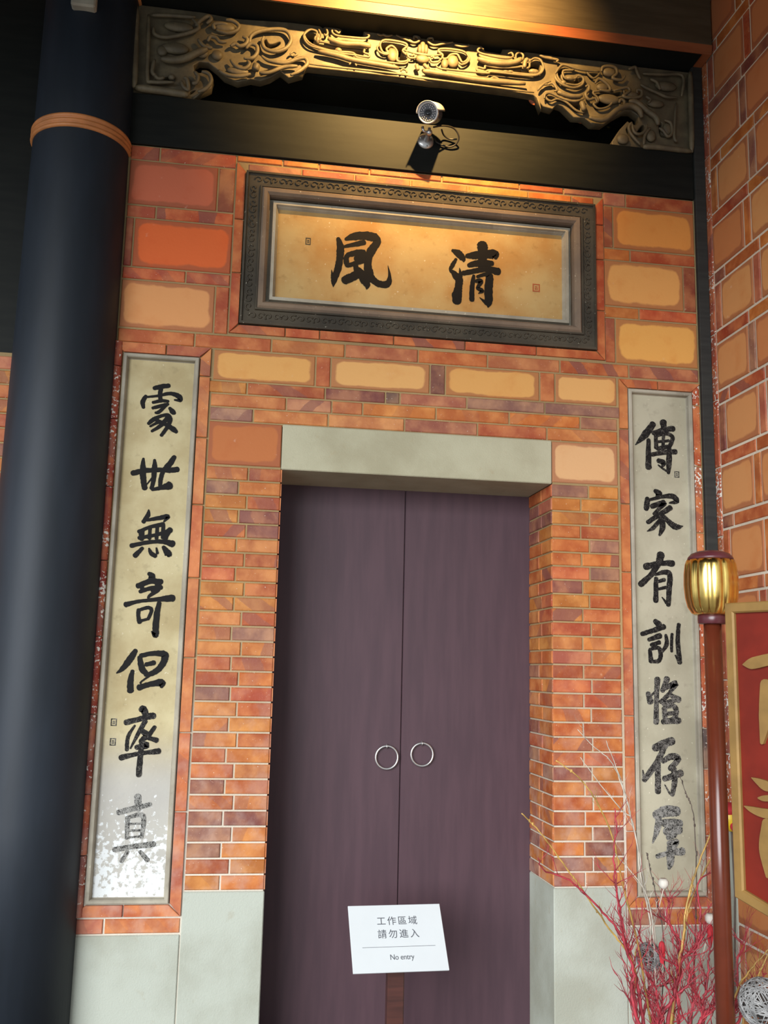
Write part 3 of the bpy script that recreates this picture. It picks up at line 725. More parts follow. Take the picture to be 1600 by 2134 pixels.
TUBES = [(0.0065,[(-0.5439,4.6303),(-0.5363,4.4637),(-0.5292,4.3051),(-0.5065,4.2897),(-0.409,4.3017)]),(0.0065,[(-0.533,4.6318),(-0.4343,4.6421),(-0.329,4.647)]),(0.0065,[(-0.5183,4.5714),(-0.5106,4.5352),(-0.466,4.5255),(-0.4009,4.5435),(-0.3415,4.5701),(-0.3121,4.5928),(-0.3217,4.6166),(-0.3452,4.6385)]),(0.0065,[(-0.3266,4.6034),(-0.3006,4.6383),(-0.2683,4.6615),(-0.2562,4.6443),(-0.2774,4.6225)]),(0.0065,[(-0.2312,4.5942),(-0.1803,4.5852),(-0.1362,4.6037),(-0.1262,4.6303),(-0.1554,4.6516),(-0.1893,4.6533)]),(0.0065,[(-0.2369,4.5966),(-0.2438,4.6208),(-0.2162,4.6308),(-0.1769,4.6298)]),(0.0065,[(-0.267,4.5299),(-0.2544,4.5566),(-0.2291,4.5537),(-0.2115,4.5372),(-0.178,4.5385)]),(0.0065,[(-0.3119,4.5365),(-0.2823,4.503),(-0.2431,4.4987)]),(0.0065,[(-0.1602,4.5189),(-0.1385,4.5343),(-0.1155,4.5247),(-0.0881,4.5408),(-0.0837,4.5666),(-0.1067,4.5761)]),(0.0065,[(-0.071,4.5368),(-0.0674,4.5813),(-0.0347,4.6109),(0.0326,4.6325),(0.0954,4.6346),(0.1227,4.5938),(0.1046,4.5471),(0.0544,4.5185),(0.0029,4.5276),(-0.0128,4.5633),(-0.0054,4.5895)]),(0.0065,[(-0.087,4.5159),(-0.0657,4.5438),(-0.037,4.5349),(-0.0353,4.4975),(-0.0567,4.4697),(-0.0958,4.4647)]),(0.0065,[(-0.1569,4.4506),(-0.1272,4.4171),(-0.0878,4.4127),(-0.0665,4.4372),(-0.0785,4.4544)]),(0.0065,[(-0.0123,4.4879),(0.0225,4.4673),(0.0965,4.4642),(0.1525,4.4902),(0.1921,4.5015),(0.2047,4.4716),(0.1662,4.429),(0.1272,4.4054)]),(0.0065,[(-0.0197,4.3995),(0.0252,4.4051),(0.0917,4.4416),(0.1595,4.4564)]),(0.0065,[(-0.5027,4.4065),(-0.5098,4.3442),(-0.4921,4.322)]),(0.0065,[(-0.4539,4.3206),(-0.4806,4.3112),(-0.4979,4.3274)]),(0.0065,[(-0.3767,4.3118),(-0.3641,4.2827),(-0.3416,4.2733),(-0.3498,4.3213),(-0.3669,4.3314)]),(0.0065,[(-0.3269,4.3057),(-0.3054,4.3145),(-0.3015,4.3457),(-0.3193,4.3681)]),(0.0065,[(-0.2864,4.3722),(-0.2527,4.3641),(-0.2398,4.3287),(-0.2599,4.2894),(-0.2973,4.2664)]),(0.0065,[(-0.2095,4.3881),(-0.164,4.369),(-0.1082,4.3698),(-0.0586,4.3884)]),(0.0118,[(-0.4756,4.4099),(-0.4099,4.4121),(-0.3559,4.4314),(-0.3133,4.4616),(-0.2647,4.4866)]),(0.0118,[(-0.5799,4.2502),(-0.466,4.2489),(-0.3399,4.2429)]),(0.0118,[(-0.6037,4.6658),(-0.5958,4.456),(-0.5853,4.2496)]),(0.0118,[(-0.0329,4.4415),(-0.0396,4.4032)]),(0.0044,[(0.2408,4.63),(0.2444,4.6496),(0.2138,4.6575),(0.1846,4.6273),(0.1902,4.5947),(0.2213,4.5702),(0.2908,4.5602),(0.3693,4.5512),(0.4305,4.5496),(0.4395,4.5412),(0.501,4.5347),(0.6333,4.5324),(0.6819,4.5385),(0.697,4.5621)]),(0.0044,[(0.357,4.6694),(0.3486,4.6577),(0.3241,4.6747),(0.318,4.6594),(0.3404,4.6432),(0.4103,4.6428),(0.4805,4.6473),(0.4977,4.664),(0.4798,4.6737)]),(0.0044,[(0.2869,4.6793),(0.2965,4.6518),(0.2883,4.6363),(0.2793,4.6447)]),(0.0044,[(0.2526,4.6651),(0.2668,4.6287),(0.2547,4.6032)]),(0.0044,[(0.5518,4.6181),(0.5388,4.6067),(0.5482,4.5839),(0.5793,4.5735),(0.6013,4.5811)]),(0.0044,[(0.537,4.6789),(0.5548,4.674),(0.568,4.6782),(0.5859,4.6733),(0.6123,4.6816)]),(0.0044,[(0.6301,4.684),(0.6749,4.6681),(0.7198,4.6546),(0.742,4.6672),(0.7372,4.686),(0.7192,4.6885),(0.7195,4.6739)]),(0.0044,[(0.6672,4.609),(0.7208,4.6014),(0.8103,4.5974)]),(0.0044,[(0.6851,4.6016),(0.6946,4.5739),(0.7213,4.5725),(0.73,4.5881)]),(0.0044,[(0.2074,4.4759),(0.4151,4.477),(0.6345,4.4774),(0.8122,4.4722)]),(0.0044,[(0.6563,4.4921),(0.6649,4.5052),(0.6826,4.5026),(0.6873,4.4888)]),(0.0044,[(0.4058,4.4963),(0.4142,4.5093),(0.4316,4.5091),(0.4408,4.4936)]),(0.0044,[(0.1201,4.5144),(0.1366,4.5307),(0.1543,4.5188),(0.1375,4.5072)]),(0.0044,[(0.4898,4.6292),(0.5033,4.6166),(0.4904,4.6052)]),(0.0115,[(0.2976,4.6184),(0.3678,4.6012),(0.4552,4.6079),(0.508,4.6027)]),(0.0115,[(0.2524,4.5457),(0.3481,4.5342),(0.4226,4.5199),(0.5455,4.5116),(0.6471,4.5053)]),(0.0044,[(0.9144,4.6833),(0.8603,4.6665),(0.82,4.6539),(0.7906,4.6671),(0.7903,4.6865),(0.8104,4.6916),(0.8151,4.68)]),(0.0044,[(0.9213,4.6696),(0.9599,4.6648),(0.9916,4.6738),(0.9893,4.6809)]),(0.0044,[(1.0692,4.6643),(1.0554,4.6724),(1.0395,4.658),(1.0511,4.6424),(1.1196,4.6317),(1.1885,4.6307),(1.2184,4.6443),(1.2114,4.6631),(1.193,4.6558)]),(0.0044,[(1.2345,4.6317),(1.2345,4.6562),(1.253,4.6709),(1.2714,4.6561),(1.2622,4.6254),(1.2483,4.6236)]),(0.0044,[(1.3549,4.6693),(1.3735,4.6642),(1.4201,4.6643)]),(0.0044,[(0.826,4.5504),(0.8486,4.5339),(0.9161,4.5328),(1.0882,4.5374),(1.1063,4.547),(1.2806,4.5493),(1.3499,4.5628),(1.3756,4.6004),(1.3595,4.6427),(1.327,4.6484),(1.2992,4.6252)]),(0.0044,[(0.691,4.6056),(0.7358,4.5969),(0.8029,4.5958),(0.8566,4.6076)]),(0.0044,[(0.8009,4.5811),(0.8079,4.5626),(0.8392,4.5666),(0.8613,4.5936)]),(0.0044,[(0.803,4.5862),(0.8164,4.5927),(0.8188,4.5809)]),(0.0044,[(0.6936,4.4712),(1.0251,4.4666),(1.3265,4.4622)]),(0.0044,[(0.9426,4.5798),(0.9563,4.5669),(0.9834,4.5801),(0.9967,4.6061),(0.9783,4.6379)]),(0.0044,[(0.8044,4.4947),(0.8221,4.5065),(0.8402,4.4943)]),(0.0044,[(1.0929,4.4967),(1.1201,4.5195),(1.1476,4.5083),(1.1294,4.4867)]),(0.0044,[(0.7093,4.579),(0.718,4.5898),(0.7294,4.5767),(0.7139,4.5699)]),(0.0044,[(0.6897,4.6733),(0.7168,4.655),(0.7435,4.6658),(0.7454,4.6855),(0.7252,4.6901),(0.7187,4.6771)]),(0.0044,[(1.0421,4.6168),(1.0513,4.6082),(1.0422,4.6022)]),(0.0044,[(1.345,4.4742),(1.3636,4.5058),(1.4007,4.5152)]),(0.0124,[(1.0376,4.6065),(1.0878,4.5958),(1.1656,4.5959),(1.2299,4.6114),(1.2599,4.6349)]),(0.0124,[(0.7641,4.504),(0.8267,4.5023),(0.9165,4.499),(1.0521,4.4917),(1.2805,4.5004)]),(0.0089,[(1.276,4.5879),(1.2806,4.6228),(1.2945,4.6393)]),(0.0089,[(0.7679,4.543),(0.7952,4.5176)]),(0.0089,[(0.7323,4.5385),(0.7418,4.506)]),(0.0053,[(1.6779,4.6193),(1.684,4.644),(1.7183,4.6543),(1.7524,4.6466),(1.7576,4.6174),(1.7343,4.5906),(1.7798,4.5844),(1.8032,4.6112)]),(0.0053,[(1.6429,4.5496),(1.6602,4.5755),(1.6885,4.5671),(1.7164,4.5409),(1.7161,4.5171),(1.6651,4.5168)]),(0.0053,[(1.7388,4.5199),(1.779,4.5367),(1.8134,4.5468),(1.8245,4.5303),(1.8013,4.5097),(1.7896,4.4964),(1.8294,4.4924),(1.8812,4.5075),(1.8876,4.538),(1.8648,4.5412),(1.8644,4.5233)]),(0.0053,[(1.8211,4.6493),(1.8559,4.6657),(1.8668,4.6371),(1.8833,4.6032)]),(0.0053,[(1.8827,4.5732),(1.9111,4.5588),(1.9739,4.5366),(2.0197,4.5212),(2.0777,4.5253)]),(0.0053,[(1.9353,4.6096),(1.9696,4.5959),(1.9859,4.556)]),(0.0053,[(1.8955,4.6347),(2.0056,4.6436),(2.1104,4.6494),(2.1012,4.5341)]),(0.0053,[(2.071,4.4946),(2.0544,4.3147),(2.0707,4.2812)]),(0.0053,[(1.5918,4.5256),(1.6088,4.5336),(1.6085,4.5099),(1.5913,4.4843),(1.6078,4.4568),(1.6418,4.4668),(1.6527,4.4446)]),(0.0053,[(1.7662,4.4581),(1.7779,4.4773),(1.7948,4.4675),(1.7886,4.4431),(1.7659,4.4463)]),(0.0053,[(1.8325,4.3599),(1.8148,4.3285),(1.831,4.2894),(1.8754,4.2418)]),(0.0053,[(1.8323,4.354),(1.8428,4.3083),(1.871,4.2998),(1.8999,4.3207),(1.9122,4.3573)]),(0.0053,[(1.8925,4.2437),(1.8994,4.2971),(1.929,4.3416)]),(0.0053,[(1.9749,4.3469),(1.9974,4.3318),(2.0196,4.3049),(2.0432,4.3252),(2.0389,4.3779),(2.0047,4.3917)]),(0.0053,[(1.91,4.511),(1.9326,4.4959),(1.9207,4.4766)]),(0.0053,[(1.3957,4.5133),(1.4236,4.5226),(1.4457,4.4901),(1.429,4.4822)]),(0.0053,[(1.3456,4.4779),(1.3791,4.5171),(1.4125,4.533)]),(0.0053,[(1.4351,4.5771),(1.4634,4.622),(1.4916,4.6315),(1.5646,4.617),(1.6665,4.6179)]),(0.0053,[(1.4351,4.5771),(1.4405,4.5483),(1.4739,4.5229),(1.5298,4.5121),(1.575,4.5354),(1.5811,4.5716),(1.553,4.5829)]),(0.0053,[(1.3546,4.6704),(1.3853,4.6595),(1.4469,4.6555),(1.4412,4.6429)]),(0.0053,[(1.3787,4.4351),(1.3843,4.4592),(1.4122,4.4684),(1.4733,4.4465),(1.5347,4.4392),(1.5854,4.46)]),(0.0096,[(1.8176,4.4702),(1.8575,4.469),(1.9138,4.4284),(1.9589,4.3982),(1.9694,4.3581)]),(0.0096,[(2.1491,4.6724),(2.1478,4.444),(2.144,4.2277)]),(0.0096,[(1.8865,4.2313),(1.9664,4.2373),(2.1442,4.2336)]),(0.0096,[(1.5683,4.4403),(1.5846,4.3895)]),(0.0096,[(1.6066,4.357),(1.6852,4.3545),(1.754,4.4154),(1.8171,4.4465),(1.8681,4.4289),(1.8844,4.3895)]),(0.0096,[(1.4456,4.4783),(1.5069,4.4623),(1.5743,4.4704)])]
BLOBS = [(-0.2195,4.4734,0.0266,0.0248),(-0.2919,4.4734,0.0324,0.0236),(-0.4736,4.4623,0.0248,0.0266),(-0.4221,4.3333,0.0165,0.0148),(-0.4041,4.5959,0.0708,0.0266),(-0.4142,4.4824,0.0649,0.0295),(-0.1933,4.621,0.0531,0.0266),(-0.1209,4.4019,0.0531,0.0207),(0.6152,4.5809,0.0266,0.0354),(0.3517,4.5708,0.0177,0.0133),(0.2503,4.615,0.0133,0.0221),(0.9164,4.584,0.0288,0.0332),(0.7649,4.6398,0.0151,0.0354),(0.7494,4.628,0.0115,0.0266),(0.7807,4.6321,0.0115,0.0266),(0.7636,4.579,0.0354,0.0221),(1.1852,4.5595,0.0221,0.008),(1.2081,4.5624,0.0177,0.008),(1.3327,4.5805,0.0221,0.0133),(0.876,4.5667,0.0177,0.0266),(1.325,4.5807,0.0239,0.0133),(1.5149,4.566,0.0239,0.0117),(1.481,4.5382,0.0149,0.0133),(1.7194,4.6272,0.0372,0.0239),(1.684,4.5395,0.0319,0.0213),(1.8373,4.5166,0.0372,0.0186),(2.0233,4.5871,0.0585,0.0266),(1.9629,4.4842,0.0478,0.0213),(1.9355,4.3036,0.0266,0.0319),(2.0227,4.3489,0.0239,0.0319),(1.787,4.2692,0.0319,0.0266),(1.717,4.4784,0.0585,0.0266)]
carv = empty('carved_panel', (0, 0, 0))
cu = bpy.data.curves.new('openwork', 'CURVE'); cu.dimensions = '2D'; cu.fill_mode = 'BOTH'
cu.extrude = 0.022; cu.bevel_depth = 0.004; cu.bevel_resolution = 1
for pts, k in [(OUT, 1)] + [(h, 4) for h in HOLES]:
    q = spline(pts, k, True) if k > 1 else pts
    sp = cu.splines.new('POLY'); sp.points.add(len(q)-1); sp.use_cyclic_u = True
    for p, (x, z) in zip(sp.points, q): p.co = (x, z, 0, 1)
tmp = bpy.data.objects.new('openwork', cu); COL.objects.link(tmp)
bpy.context.view_layer.update()
me = bpy.data.meshes.new_from_object(tmp.evaluated_get(bpy.context.evaluated_depsgraph_get()))
bpy.data.objects.remove(tmp)
me.transform(Matrix.Rotation(math.pi/2, 4, 'X')); me.materials.clear(); me.materials.append(M['carve'])
o = bpy.data.objects.new('openwork_board', me); o.location = (0, 0.036, 0); link(o, carv)
for r, pts in TUBES:
    r *= 1.2 if 0.1 < pts[0][0] < 1.5 else 1.5
    q = spline([(x, -0.010-0.6*r, z) for x, z in pts], 5)
    n = len(q)
    rad = [r*(0.45+0.55*min(1, 6*min(i/(n-1), 1-i/(n-1))+0.15)) for i in range(n)]
    MB().tube(q, rad, 8).build('scroll', M['carve'], carv, True)
for x, z, rx, rz in BLOBS:
    MB().ball((x, -0.004, z), rx, max(0.014, min(rx, rz)*0.6), rz, 14, 10).build('boss', M['carve'], carv, True)
for h in HOLES[:8]:
    q = spline([(x, -0.008, z) for x, z in h], 4, True)
    MB().tube(q+[q[0]], 0.0058, 6, False).build('rim', M['carve'], carv, True)
# red-stained backing leaves seen through the openings
for x, z, rx, rz in ((0.52, 4.55, .05, .03), (1.36, 4.47, .04, .03), (1.60, 4.40, .05, .03), (0.80, 4.54, .05, .03)):
    MB().ball((x, 0.06, z), rx, 0.012, rz).build('leaf', M['carve_red'], carv, True)
tag(carv, 'carved openwork wooden panel with scrolls and bracket ends, gold under the lamp', 'carving')

